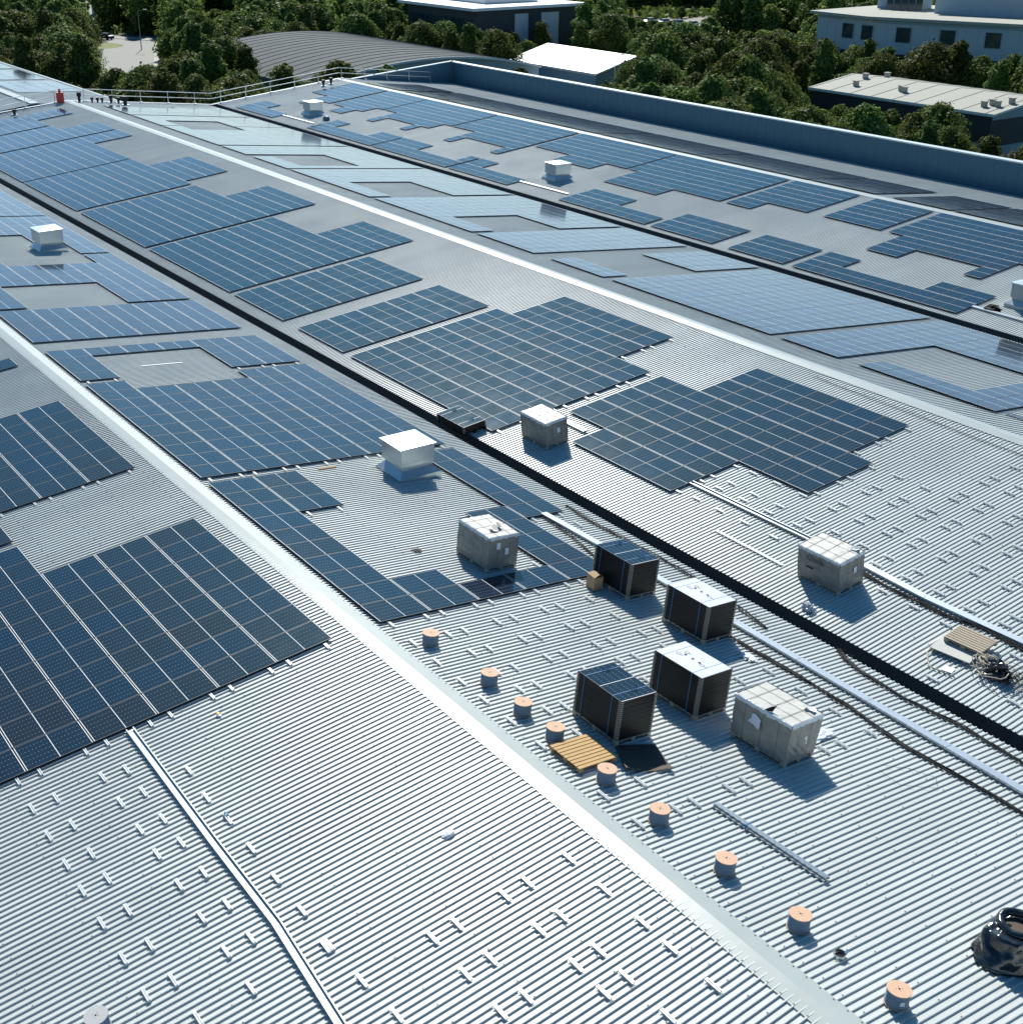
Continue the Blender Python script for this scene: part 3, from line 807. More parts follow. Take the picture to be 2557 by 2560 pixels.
# carton on slope right of the valley (long side 1.70 along x)
make_carton(boxM(2, 2.30, 12.50, 1.5), "pale wrapped carton with faint printed lettering on the slope right of the dark valley", 1.03, 1.68, 1.14, 3, 1, True, paper=((.55, .55),))
make_carton(boxM(2, -12.28, 12.76, -1), "pale wrapped carton on a pallet between the dark valley and the largest array", .98, 1.70, 1.06, 4, 0, False, paper=((.5, .58),))
c3 = make_carton(boxM(1, -3.95, 6.05, 0), "torn grey wrapped carton standing inside the ring shaped array", 1.03, 1.68, 1.14, 5, 2, False, paper=((.25, .72), (.55, .5)))
c4 = make_carton(boxM(1, 8.22, 6.15, 3), "large grey wrapped carton with torn film, right of the strapped panel stacks", 1.06, 1.72, 1.12, 6, 1, False, taper=.05, paper=((.5, .45),))
# dark torn patch, flap and blue topped bottle-like film on the near carton
mb = MB()
rnd = random.Random(3); pts = []
for i in range(12):
    a = 2 * math.pi * i / 12; r = .16 * rnd.uniform(.6, 1.3)
    pts.append((-.05 + r * 1.3 * math.cos(a) - .12, -.612, .80 + r * math.sin(a) * 1.1))
pts.append((-.17, -.625, .8))
mb.add(pts, [(i, (i + 1) % 12, 12) for i in range(12)]); mb.build("torn_hole", M_BACK, c4)
mb = MB(); mb.add([(.02, -.60, 1.19), (.20, -.50, 1.20), (.26, -.44, 1.38), (.14, -.55, 1.32)], [(0, 1, 2, 3)])
mb.build("black_flap", M_BLACK, c4)

def make_stack(M, label, top, L=1.70, W=1.13, H=1.08, nl=30, seed=0, rz=0, base=True):
    root = empty("panel_stack", M, label, "stack of solar panels", "strapped stacks of solar panels" if False else None)
    pallet_mb(L + .03, W, .13).build("pallet", M_WOOD_OLD if base else M_BLACK, root)
    rnd = random.Random(seed)
    body = MB(); z = .13; dz = (H) / nl
    for i in range(nl):
        jx, jy = rnd.uniform(-.004, .004), rnd.uniform(-.004, .004)
        body.box(-L / 2 + jx, -W / 2 + jy, z + .0015, L / 2 + jx, W / 2 + jy, z + dz - .0015)
        z += dz
    body.build("stacked_panels", M_BLACK, root)
    # plastic corner spacers, one per layer, wrapping each corner and one mid-side
    for cx, cy in ((-1, -1), (1, -1), (1, 1), (-1, 1)):
        cp = MB(); z = .13; kk = max(3, int(H / .055)); d2 = H / kk
        for i in range(kk):
            a = .085 + .012 * (i % 2); o_ = .006
            x = cx * L / 2; y = cy * W / 2
            for (xa, ya, xb, yb) in ((x - cx * a, y + cy * .002, x + cx * o_, y + cy * (o_ + .004)), (x + cx * .002, y - cy * a * .8, x + cx * (o_ + .004), y + cy * o_)):
                cp.box(min(xa, xb), min(ya, yb), z + d2 * .10, max(xa, xb), max(ya, yb), z + d2 * .48)
            z += d2
        cp.build("corner_spacers", M_PROT, root)
    zt = .13 + H + .006
    for x in (-L * .33, L * .30):
        st = MB()
        st.box(x - .010, -W / 2 - .012, .05, x + .010, -W / 2 - .007, zt)
        st.box(x - .010, W / 2 + .007, .05, x + .010, W / 2 + .012, zt)
        if top == 'dark': st.box(x - .010, -W / 2 - .012, zt, x + .010, W / 2 + .012, zt + .004)
        else: st.box(x - .003, -W / 2 - .012, zt, x + .003, W / 2 + .012, zt + .003)
        if top == 'dark':
            P = []
            for i in range(40):
                a = i * .6; P.append((x + .09 * math.cos(a) * rnd.uniform(.4, 1), .1 + .12 * math.sin(a * .7) * rnd.uniform(.5, 1.2), zt + .02 + .02 * rnd.random()))
            st.tube(P, .004, 4)
        st.build("strap", M_BLUE, root)
    z = .13 + H
    tp = MB()
    if top == 'dark':
        gx, gy = W / 2 - .012, L / 2 - .012
        tp.quad((L / 2 - .012, -W / 2 + .012, z + .0025), (L / 2 - .012, W / 2 - .012, z + .0025), (-L / 2 + .012, W / 2 - .012, z + .0025), (-L / 2 + .012, -W / 2 + .012, z + .0025), 0, [(0, 0), (1, 0), (1, 1), (0, 1)])
        tp.build("top_panel_glass", M_PV, root)
    else:
        tp.box(-L / 2 + .02, -W / 2 + .02, z, L / 2 - .02, W / 2 - .02, z + .003)
        bk = tp.build("top_panel_back", M_BACK, root)
        jb = MB()
        for x in (-.28, -.02, .22): jb.box(x - .03, -.03, z + .003, x + .03, .03, z + .014)
        jb.build("junction_box", M_BLACK, root)
        for x, y in ((-.35, .12), (-.42, -.12), (.35, -.05)):
            cb = MB(); P = [(x + .07 * math.cos(a), y + .05 * math.sin(a), z + .010 + .004 * math.sin(3 * a)) for a in [i * .5 for i in range(13)]]
            P.append((x + .16, y + .02, z + .010)); cb.tube(P, .004, 4); cb.build("lead", M_CABLE, root)
    if not base:
        pass
    return root
make_stack(boxM(1, -.55, 8.86, 0), "farthest strapped stack of black panels with dark glass top, beside the small cardboard box", 'dark', seed=1, H=1.05)
s2 = make_stack(boxM(1, 2.62, 8.95, 1), "strapped stack of black panels with white top, second farthest, overhanging its pallet", 'white', seed=2, H=1.05)
s3 = make_stack(boxM(1, 5.62, 5.72, 2), "strapped stack of black panels with white top standing directly left of the large near carton", 'white', seed=3, H=1.10)
make_stack(boxM(1, 5.62, 3.12, -1), "nearest strapped stack of black panels with dark glass top, beside the new wooden pallet", 'dark', seed=4, H=1.10)
# low stack in the valley
make_stack(PM(2, -15.75, 14.45, .05, 0), "low stack of a few black panels lying across the dark valley", 'dark', 2.0, 1.1, .27, 8, 5, base=False)

mb = MB(); M = boxM(1, -.86, 7.95, -6)
me = grid_box(.42, .34, .42, 0, 3, 3, .01, .006, .0, 9); me.name = "box"
me.materials.append(M_CARD); root = empty("cardboard_box", M, "small upright brown cardboard box with folded top, beside the farthest panel stack", "cardboard box")
o = bpy.data.objects.new("box", me); COL.objects.link(o); o.parent = root
mb = MB(); mb.add([(-.21, -.17, .43), (.21, -.17, .43), (.17, .02, .50), (-.17, .02, .50), (.21, .17, .43), (-.21, .17, .43)], [(0, 1, 2, 3), (3, 2, 4, 5)]); mb.build("flap", M_CARD, root)

# new wooden pallet by the spools
root = empty("wooden_pallet", boxM(1, 6.42, 1.55, 0), "new yellow wooden pallet lying flat between two cable spools", "pallet")
W_ = MB()
for i in range(9):
    W_.box(-.59, -.58 + i * .1295, .12, .59, -.58 + i * .1295 + .1, .142)
W_.build("deck_boards", M_WOOD, root, mat=Matrix.Rotation(R(90), 4, 'Z'))
W_ = MB()
for y in (-.56, -.05, .46):
    for x in (-.58, -.07, .44): W_.box(x, y, .022, x + .14, y + .1, .098)
    W_.box(-.58, y, .098, .58, y + .1, .12); W_.box(-.58, y, 0, .58, y + .1, .022)
W_.build("bearers", M_WOOD, root)
# dark cardboard sheet
mb = MB(); pts = [(6.42, 2.55), (6.85, 3.5), (7.95, 3.1), (7.45, 2.02)]
O = SP(1, 7.1, 2.8, .036); g = []
n_ = 9
for i in range(n_ + 1):
    for j in range(n_ + 1):
        u, v = i / n_, j / n_
        x = (pts[0][0] * (1 - u) + pts[3][0] * u) * (1 - v) + (pts[1][0] * (1 - u) + pts[2][0] * u) * v
        s = (pts[0][1] * (1 - u) + pts[3][1] * u) * (1 - v) + (pts[1][1] * (1 - u) + pts[2][1] * u) * v
        lift = .12 * max(0, u - .85) / .15 * (1 - math.sin(v * 3.14)) + .008 * random.random()
        g.append(SP(1, x, s, .045 + lift) - O)
fs = [(i * (n_ + 1) + j, (i + 1) * (n_ + 1) + j, (i + 1) * (n_ + 1) + j + 1, i * (n_ + 1) + j + 1) for i in range(n_) for j in range(n_)]
mb.add(g, fs)
g2 = [p - Vector((0, 0, .006)) for p in g]
mb.add(g2, [tuple(reversed(f)) for f in fs], 1)
mb.add([g[n_ * (n_ + 1) + j] + Vector((.0, 0, .003)) for j in (0, 1)] + [g[n_ * (n_ + 1)] + Vector((-.13, .03, .01)), g[n_ * (n_ + 1) + 1] + Vector((-.02, .0, .01))], [(0, 1, 3, 2)], 1)
tag(mb.build("cardboard_sheet", [M_CARDD, M_CARD], mat=Matrix.Translation(O)), "dark brown cardboard sheet with turned up pale corners, below the nearest dark topped stack", "cardboard sheet")

# sheets under stack 2 and 3 / black roll between stack3 and carton
mb = MB(); mb.tube([(0, 0, .03), (.05, .02, .4), (0, .05, .62)], [.13, .15, .10], 10)
tag(mb.build("black_sack", M_BAG, smooth=True, mat=boxM(1, 6.95, 6.25, 0)), "black plastic sack wedged between the white topped stack and the large carton", "plastic sack")

# ---------------------------------------------------------------- cable spools
def make_spool(ply, rr):
    root = empty("cable_spool", (0, 0, 0))
    Rr, H = .235, .33
    for z0, nm in ((0, "bottom_flange"), (H - .018, "top_flange")):
        mb = MB(); mb.frustum((0, 0, 0), z0, z0 + .018, Rr, Rr, 40); mb.build(nm, ply, root)
    mb = MB(); z = .02; rad = Rr - .012
    while z < H - .022:
        mb.frustum((0, 0, 0), z, z + .010, rad - .006, rad + .001, 36, cap=False)
        mb.frustum((0, 0, 0), z + .010, z + .020, rad + .001, rad - .006, 36, cap=False)
        z += .020
    mb.build("wound_cable", M_SPCABLE, root)
    mb = MB()
    mb.frustum((0, 0, 0), H - .01, H + .002, .022, .022, 14)
    for k in range(4):
        a = k * math.pi / 2 + .4
        mb.frustum((.062 * math.cos(a), .062 * math.sin(a), 0), H - .01, H + .002, .009, .009, 8)
    mb.build("bore_holes", M_BLACK, root)
    return root
sp0 = make_spool(M_PLY, 0)
SPL = [(.03, 1.35, "first cable spool from the far end, near the corner of the ring shaped array"),
       (2.56, 1.53, "second cable spool from the far end of the row along the nearest ridge"),
       (4.16, 1.42, "third cable spool from the far end, in the middle of a close group of three"),
       (5.48, 1.42, "fourth cable spool from the far end, touching the far side of the wooden pallet"),
       (7.49, 1.37, "fifth cable spool from the far end, at the near side of the wooden pallet"),
       (9.28, 1.39, "sixth cable spool from the far end, left of the silver rail bundle's far end"),
       (11.3, 1.43, "seventh cable spool from the far end, left of the silver rail bundle's near end"),
       (13.34, 1.46, "second nearest wooden cable spool, beside the small metal tape coil"),
       (15.75, 1.48, "nearest wooden cable spool at the bottom right, with a paper sticker")]
for i, (x, s, lab) in enumerate(SPL):
    o = sp0 if i == 0 else copy_tree(sp0)
    o.matrix_world = PM(1, x, s, .034, random.uniform(0, 90))
    tag(o, lab, "cable spool", "cable spools set in a row along the ridge")
    if i == 8:
        mb = MB(); 
        mb.quad((0, 0, 0), (.09, 0, 0), (.09, 0, .09), (0, 0, .09)); 
        st = mb.build("paper_sticker", M_PAPER, o)
        a = R(-20); w = PM(1, x, s, .034).inverted()
        rz = o.matrix_world.to_3x3().inverted() @ Vector((math.cos(R(-30)), math.sin(R(-30)), 0))
        an = math.atan2(rz.y, rz.x)
        st.matrix_local = Matrix.Rotation(an + math.pi / 2, 4, 'Z') @ Matrix.Translation((-.045, -.232, .12))
sg_ = make_spool(M_PLYG, 0)
sg_.matrix_world = PM(0, 6.96, 10.75, .034, 20)
tag(sg_, "grey topped cable spool cut by the bottom edge at the lower left", "cable spool")

# ---------------------------------------------------------------- rail bundle, coil, bag, bits
root = empty("rail_bundle", PM(1, 11.03, 3.06, .034, math.degrees(math.atan2(.19, 3.05))), "long bundle of silver aluminium rails lying near the row of spools", "rail bundle")
for k, (y, z) in enumerate(((-.055, 0), (.0, 0), (.055, 0), (-.03, .055), (.03, .055))):
    mb = MB(); j = random.uniform(-.04, .04)
    mb.box(-1.58 + j, y - .025, z, 1.58 + j, y + .025, z + .006)
    mb.box(-1.58 + j, y - .025, z + .006, 1.58 + j, y - .019, z + .05); mb.box(-1.58 + j, y + .019, z + .006, 1.58 + j, y + .025, z + .05)
    mb.box(-1.58 + j, y - .019, z + .044, 1.58 + j, y - .004, z + .05); mb.box(-1.58 + j, y + .004, z + .044, 1.58 + j, y + .019, z + .05)
    mb.build("rail", M_GALV, root)
mb = MB(); mb.box(-.62, -.09, 0, -.58, .09, .115); mb.build("blue_tape", M_BLUE, root)

root = empty("tape_coil", PM(1, 14.34, 1.55, .034, 20), "small open coil of silver metal banding beside the second nearest spool", "tape coil")
mb = MB()
for i in range(40):
    a0, a1 = i * .3, (i + 1) * .3; r0, r1 = .10 + i * .0009, .10 + (i + 1) * .0009
    p, q = (r0 * math.cos(a0), r0 * math.sin(a0)), (r1 * math.cos(a1), r1 * math.sin(a1))
    h0 = .07
    mb.add([(p[0], p[1], 0), (q[0], q[1], 0), (q[0], q[1], h0), (p[0], p[1], h0)], [(0, 1, 2, 3)])
mb.build("band", M_GALV, root)
mb = MB(); mb.frustum((0, 0, 0), 0, .01, .095, .095, 20); mb.build("dark_core", M_BLACK, root)
mb = MB(); mb.add([(.06, .06, .07), (.12, .02, .08), (.15, .06, .16), (.08, .11, .15)], [(0, 1, 2, 3)]); mb.build("loose_end", M_GALV, root)

def blob(name, M, sx, sy, sz, mat, label, cat, seed=1, cuts=3, amp=.35, fr=2.2, parent=None):
    from mathutils import noise as mn
    bm = bmesh.new(); bmesh.ops.create_icosphere(bm, subdivisions=cuts, radius=1)
    for v in bm.verts:
        p = v.co.copy(); n_ = mn.noise(p * fr + Vector((seed * 7, 0, 0))) * amp + mn.noise(p * fr * 2.7 + Vector((0, seed * 5, 0))) * amp * .5
        p *= 1 + n_
        p.z = max(p.z, -.35)
        v.co = Vector((p.x * sx, p.y * sy, (p.z + .35) * sz))
    me = bpy.data.meshes.new(name); bm.to_mesh(me); bm.free(); me.materials.append(mat)
    o = bpy.data.objects.new(name, me); COL.objects.link(o)
    if parent: o.parent = parent; o.matrix_local = M
    else: o.matrix_world = M; tag(o, label, cat)
    return o
blob("plastic_wrap", PM(2, 3.05, 14.3, .034), .22, .12, .15, M_FILM, "crumpled ball of clear plastic wrap beside the dark valley", "plastic wrap", 2, 4, .7, 3)
blob("paper_scrap", PM(1, 4.62, 9.05, .034), .26, .14, .05, M_PAPER, "crumpled white paper scraps behind the second farthest panel stack", "paper scrap", 3, 3, .8, 3)
blob("plastic_film", PM(1, 8.5, 7.6, .034), .2, .55, .05, M_FILM, "loose sheet of clear film trailing from the large near carton", "plastic film", 4, 4, .6, 2.5)
blob("white_bag", PM(0, 6.87, 2.64, .03), .13, .16, .05, M_PAPER, "flat white plastic bag lying on the bright ribs left of the nearest ridge", "plastic bag", 5, 3, .25, 1.5)
blob("wire_scraps", PM(1, -5.4, 4.4, .034), .16, .12, .03, M_CABLE, "small dark smudge of wire scraps on the bare roof inside the ring shaped array", "wire scraps", 6, 3, .8, 4)
blob("blue_scraps", PM(0, 3.1, 6.25, .034), .10, .06, .05, simple("blue_film", (.05, .22, .35), .4), "small crumpled blue plastic scrap beside the open cable tray", "plastic scrap", 7, 3, .8, 4)
blob("cable_clutter", PM(4, -13.2, 12.6, .034), .45, .2, .2, M_CABLE, "small heap of dark clutter on the tray in front of the right edge vent", "clutter", 8, 3, .8, 3)
blob("blue_vent_cover", PM(4, -87.3, 11.4, .034), .55, .28, .3, M_WALL, "small blue object in front of the farthest roof vent", "cover", 9, 2, .15, 1)
root = empty("tape_measure", PM(0, -.55, 4.73, .034, 20), "small yellow and white tape measure lying on the ribs below the lower left array", "tape measure")
mb = MB(); mb.box(-.05, -.03, 0, .05, .03, .06); mb.build("case", M_YEL, root)
mb = MB(); mb.box(.02, -.06, 0, .12, -.0, .05); mb.build("white_end", M_PAPER, root)
mb = MB(); mb.tube([(-.05, 0, .02), (-.1, .12, .02), (-.12, .25, .02)], .005, 4); mb.build("cord", M_BLACK, root)
mb = MB(); mb.box(-.045, -.36, 0, .045, .36, .045)
tag(mb.build("wooden_batten", M_CARD, mat=PM(1, -13.0, 5.35, .034, 0)), "short brown wooden batten lying left of the centre roof vent", "batten")
mb = MB(); mb.bar((0, -.0, 0), (0, 1.9, 0), .045, .02)
tag(mb.build("white_rail", M_RAIL, mat=PM(1, -27.2, 3.9, .05, 0)), "thin white rail lying on the bare patch inside the four row array", "rail")

# black wrapped bundle at the right edge
root = empty("black_wrapped_bundle", PM(1, 16.0, 4.62, .034, 0), "glossy black polythene wrapped bundle with a ring shaped top, at the lower right edge", "wrapped bundle")
from mathutils import noise as mn
bm = bmesh.new(); bmesh.ops.create_cube(bm, size=1); bmesh.ops.subdivide_edges(bm, edges=bm.edges[:], cuts=14, use_grid_fill=True)
for v in bm.verts:
    p = v.co.copy(); t = p.z + .5
    q = Vector((p.x, p.y, 0)); r = max(abs(p.x), abs(p.y)); l = q.length or 1
    rnd_ = (r * (1 - .45 * t) + l * .45 * t) / l if l > 1e-5 else 1
    k = 1.25 - .42 * t ** .8
    n1 = mn.noise(Vector((p.x * 3, p.y * 3, p.z * 3.2))) * .12 + mn.noise(Vector((p.x * 9, p.y * 8, p.z * 5))) * .05
    v.co = Vector((q.x * rnd_ * k * (1 + n1) * 1.0, q.y * rnd_ * k * (1 + n1) * 1.25, t * .62 * (1 + .18 * mn.noise(p * 2.5))))
me = bpy.data.meshes.new("polythene_wrap"); bm.to_mesh(me); bm.free(); me.materials.append(M_BAG)
for p_ in me.polygons: p_.use_smooth = True
o = bpy.data.objects.new("polythene_wrap", me); COL.objects.link(o); o.parent = root
mb = MB(); P = []
for i in range(28):
    a = 2 * math.pi * i / 28
    P.append((.36 * math.cos(a) + .0, .30 * math.sin(a) + .10, .70 + .06 * math.sin(a) + .008 * math.sin(5 * a)))
mb.tube(P, .085, 10, closed=True); mb.build("ring", M_BAG, root, True)
mb = MB(); mb.frustum((0, .1, .6), 0, .05, .3, .28, 20); mb.build("inner_film", M_CARDD, root)

# old pallet, board and tangled straps on the right slope
root = empty("board_sheet", PM(2, 7.35, 12.72, .034, 8), "pale grey board lying under the weathered pallet at the right edge", "board")
mb = MB(); mb.box(-.62, -.55, .10, .62, .55, .125); mb.box(-.6, -.5, 0, -.5, .5, .10); mb.box(.4, -.5, 0, .5, .5, .10)
mb.build("board", simple("pale_board", (.48, .48, .45), .7, 0, .1, 3), root)
root = empty("weathered_pallet", PM(2, 7.45, 12.35, .165, 4), "weathered grey wooden pallet lying on a pale board, right of the dark valley", "pallet")
pallet_mb(1.2, .85, .13, 2).build("bearers", M_WOOD_OLD, root)
mb = MB()
for i in range(8): mb.box(-.6, -.42 + i * .108, .131, .6, -.42 + i * .108 + .08, .150)
mb.build("deck_boards", M_WOOD_OLD, root)
root = empty("strap_tangle", PM(2, 8.65, 12.95, .034), "tangle of beige straps and black plastic heaped on the end of the weathered pallet", "strap tangle")
rnd = random.Random(11)
for kk, (mt, nm, rr) in enumerate(((M_PROT, "beige_straps", .016), (M_CABLE, "black_wires", .006))):
    mb = MB()
    for i in range(16 if kk == 0 else 22):
        cx, cy = rnd.uniform(-.35, .25), rnd.uniform(-.3, .3)
        if kk: cx += .55; cy += .1
        P = []
        a = rnd.uniform(0, 6); R0 = rnd.uniform(.12, .42)
        for j in range(14):
            a += rnd.uniform(.25, .6); P.append((cx + R0 * math.cos(a), cy + R0 * .7 * math.sin(a), .06 + .32 * abs(math.sin(a * .5 + i)) * (1 - .5 * kk) * rnd.uniform(.6, 1)))
        mb.tube(P, rr, 5)
    mb.build(nm, mt, root, True)
blob("black_plastic", Matrix.Translation((.15, 0, 0)), .36, .28, .30, M_BAG, None, None, 12, 4, .6, 2.5, parent=root)
mb = MB(); mb.tube([SP(2, 6.78, 13.1, .14), SP(2, 6.85, 13.5, .06), SP(2, 7.3, 14.0, .05), SP(2, 8.1, 13.9, .05)], .022, 6)
tag(mb.build("beige_strap", M_PROT, smooth=True), "beige strap hanging off the pale board towards the valley", "strap")
mb = MB(); mb.box(-.16, -.13, 0, .16, .13, .02)
tag(mb.build("white_tile", M_PAPER, mat=PM(2, 7.75, 13.72, .034, 15)), "small white square sheet lying near the weathered pallet", "sheet")

# ================================================================ GUARD RAIL & FAR END FITTINGS
def edge_z(y):
    for (y0, z0), (y1, z1) in zip(prof, prof[1:]):
        if y0 <= y <= y1: return z0 + (z1 - z0) * (y - y0) / (y1 - y0) + .09
    return -1.5
gr = empty("guard_rail", (XF + .05, 0, 0), "long two bar metal guard rail along the far edge of the warehouse roof", "guard rail")
py = 57.95 - 2.88 * 25
posts = []
while py < 72:
    posts.append(py); py += 2.88
for y in posts:
    z = edge_z(y); mb = MB()
    mb.bar((0, y, z), (0, y, z + 1.12), .05); mb.box(-.06, y - .12, z, .3, y + .12, z + .06)
    mb.build("post", M_GALV, gr)
ks = [p[0] for p in prof if -20 < p[0] < 71]
yy = sorted([posts[0]] + ks + [posts[-1]])
for h in (.56, 1.1):
    mb = MB()
    for a, b in zip(yy, yy[1:]): mb.bar((0, a, edge_z(a) + h), (0, b, edge_z(b) + h), .055)
    mb.build("rail", M_RAIL, gr)
# small black flue pipes
def flue(x, y, z, h, r, lab):
    root = empty("flue_pipe", (x, y, z), lab, "flue pipe", "small black flues near the guard rail")
    mb = MB(); mb.frustum((0, 0, 0), 0, h * .75, r * .6, r * .6, 10); mb.build("pipe", M_BLACK, root)
    mb = MB(); mb.frustum((0, 0, 0), h * .6, h, r, r, 12); mb.build("cowl", M_BLACK, root)
    mb = MB(); mb.frustum((0, 0, 0), 0, .06, r * 1.5, r * 1.3, 12); mb.build("flashing", M_GALV, root)
for i, (x, y, h, r) in enumerate(((-104, 28.35, .95, .22), (-104, 29.6, .5, .16), (-104, 30.15, .5, .16), (-104, 30.6, .5, .16), (-104, 31.5, .75, .2), (-104, 32.25, .6, .2), (-102.6, 32.4, .85, .3))):
    flue(x, y, -(abs(y - 27.49)) * math.tan(A_), h, r, ("tall black flue nearest the red marker", "black flue in the row of low ones by the guard rail", "black flue in the row of low ones by the guard rail", "black flue in the row of low ones by the guard rail", "wide black flue at the right end of the low row", "black flue just right of the wide one", "thick black flue standing in front of the others, nearest the pale panels")[i])
flue(-102.8, 54.5, -.33, .65, .2, "left of two short black flues near the third ridge")
flue(-103.1, 55.6, -.21, .65, .2, "right of two short black flues near the third ridge")
flue(-103, 21.7, -.6, .5, .22, "single short black flue left of the red marker")
root = empty("red_marker", (-104.3, 26.6, -.02), "upright red marker post with a hose beside the guard rail at the far ridge end", "marker post")
mb = MB(); mb.box(-.22, -.3, 0, .22, .3, .95); mb.build("cabinet", M_RED, root)
mb = MB(); mb.frustum((0, 0, .95), 0, .35, .12, .08, 10); mb.build("head", M_RED, root)

# ================================================================ GROUND, ROADS
m, nt, b = newmat("ground_grass")
nz = noise(nt, .05, 6); cr = N(nt, 'ShaderNodeValToRGB'); nt.links.new(nz, cr.inputs[0])
cr.color_ramp.elements[0].color = (.012, .028, .010, 1); cr.color_ramp.elements[1].color = (.035, .055, .018, 1)
nt.links.new(cr.outputs[0], b.inputs['Base Color']); b.inputs['Roughness'].default_value = .9
M_GROUND = m
M_ASPH = simple("asphalt", (.16, .165, .16), .8, 0, .12, .3)
M_GRASS = simple("verge_grass", (.13, .16, .03), .9, 0, .25, .5)
M_EARTH = simple("bare_gravel", (.24, .225, .19), .9, 0, .2, .15)
mb = MB(); mb.quad((-2500, -1500, GZ), (1000, -1500, GZ), (1000, 2500, GZ), (-2500, 2500, GZ))
tag(mb.build("ground", M_GROUND), kind='structure')
def ribbon(name, pts, w, z, mat, kind='structure'):
    mb = MB(); P = [Vector((x, y, z)) for x, y in pts]; L = []
    for i, p in enumerate(P):
        d = (P[min(i + 1, len(P) - 1)] - P[max(i - 1, 0)]).normalized(); nrm = Vector((-d.y, d.x, 0))
        L.append((p + nrm * w / 2, p - nrm * w / 2))
    for (a, b), (c, d) in zip(L, L[1:]): mb.quad(a, b, d, c)
    o = mb.build(name, mat); 
    if kind: o['kind'] = kind
    return o
def smooth_path(pts, k=8):
    out = []
    for i in range(len(pts) - 1):
        p0 = pts[max(i - 1, 0)]; p1 = pts[i]; p2 = pts[i + 1]; p3 = pts[min(i + 2, len(pts) - 1)]
        for j in range(k):
            t = j / k
            out.append(tuple(.5 * ((2 * p1[c]) + (-p0[c] + p2[c]) * t + (2 * p0[c] - 5 * p1[c] + 4 * p2[c] - p3[c]) * t * t + (-p0[c] + 3 * p1[c] - 3 * p2[c] + p3[c]) * t ** 3) for c in (0, 1)))
    out.append(pts[-1]); return out
rp = smooth_path([(-175, 60), (-215, 74), (-248, 88), (-270, 97), (-284, 102), (-300, 95), (-322, 100), (-345, 116), (-375, 128), (-420, 150)])
ribbon("road", rp, 11, GZ + .02, M_ASPH)
ribbon("road_branch", smooth_path([(-280, 102), (-292, 118), (-300, 140), (-310, 170)]), 9, GZ + .016, M_ASPH)
ribbon("pavement", [(x + 6.2, y + 4) for x, y in rp[10:40]], 1.6, GZ + .12, simple("paving", (.3, .3, .28), .8))
mb = MB(); mb.frustum((-275, 90, GZ), .0, .03, 7, 7, 24); tag(mb.build("grass_verge", M_GRASS), kind='structure')
mb = MB(); mb.quad((-300, 215, GZ + .015), (-200, 230, GZ + .015), (-215, 285, GZ + .015), (-330, 290, GZ + .015)); tag(mb.build("car_park_ground", M_EARTH), kind='structure')
mb = MB(); mb.quad((-380, 225, GZ + .03), (-300, 225, GZ + .03), (-300, 275, GZ + .03), (-380, 275, GZ + .03)); tag(mb.build("far_car_park", M_ASPH), kind='structure')

# ================================================================ BACKGROUND BUILDINGS
M_LROOF = simple("light_roofing", (.40, .40, .345), .75, 0, .08, .25, .15, scl=(1, .15, 1))
M_DROOF = simple("standing_seam_grey", (.12, .135, .14), .85, 0, .1, .5, .08)
M_CREAM = simple("pale_cladding", (.50, .55, .56), .55, 0, .05, .8)
M_BLUEW = simple("blue_grey_cladding", (.30, .40, .46), .5, 0, .06, .8)
M_DARKW = simple("dark_wall", (.035, .045, .05), .6, 0, .1, 1)
M_GLASSD = simple("window_glass", (.02, .05, .065), .08, 0, .1, .3, .8)
M_WHITE = simple("white_trim", (.75, .77, .76), .4, 0, .04, 2)

def gable(name, label, x0, x1, ya, yr, yb, ze, zr, roof, wall, ov=.5, seams=0.0, gz=GZ, ventn=0):
    root = empty(name, ((x0 + x1) / 2, (ya + yb) / 2, gz), label, "building"); ox, oy = (x0 + x1) / 2, (ya + yb) / 2
    def T(p): return (p[0] - ox, p[1] - oy, p[2] - gz)
    mb = MB()
    c = [(x0, ya), (x1, ya), (x1, yb), (x0, yb)]
    for (a, b_) in zip(c, c[1:] + c[:1]):
        mb.quad(T((*a, gz)), T((*b_, gz)), T((*b_, ze - .05)), T((*a, ze - .05)))
    for x in (x0, x1):
        mb.add([T((x, ya, ze - .05)), T((x, yb, ze - .05)), T((x, yr, zr - .08))], [(0, 1, 2)])
    mb.build("wall", wall, root)
    rf = MB()
    for y0, y1, z0, z1 in ((ya - ov, yr, ze - .06, zr), (yb + ov, yr, ze - .06, zr)):
        rf.quad(T((x0 - ov, y0, z0)), T((x1 + ov, y0, z0)), T((x1 + ov, y1, z1)), T((x0 - ov, y1, z1)))
        if seams:
            x = x0
            while x < x1:
                rf.bar(T((x, y0, z0 + .02)), T((x, y1, z1 + .02)), .06, .06); x += seams
    ro = rf.build("roof", roof, root)
    fa = MB()
    fa.bar(T((x0 - ov, ya - ov, ze - .22)), T((x1 + ov, ya - ov, ze - .22)), .06, .32)
    for x in (x0 - ov, x1 + ov):
        fa.bar(T((x, ya - ov, ze - .2)), T((x, yr, zr - .12)), .06, .26); fa.bar(T((x, yr, zr - .12)), T((x, yb + ov, ze - .2)), .06, .26)
    fa.build("fascia", M_WHITE, root)
    return root, T, ro
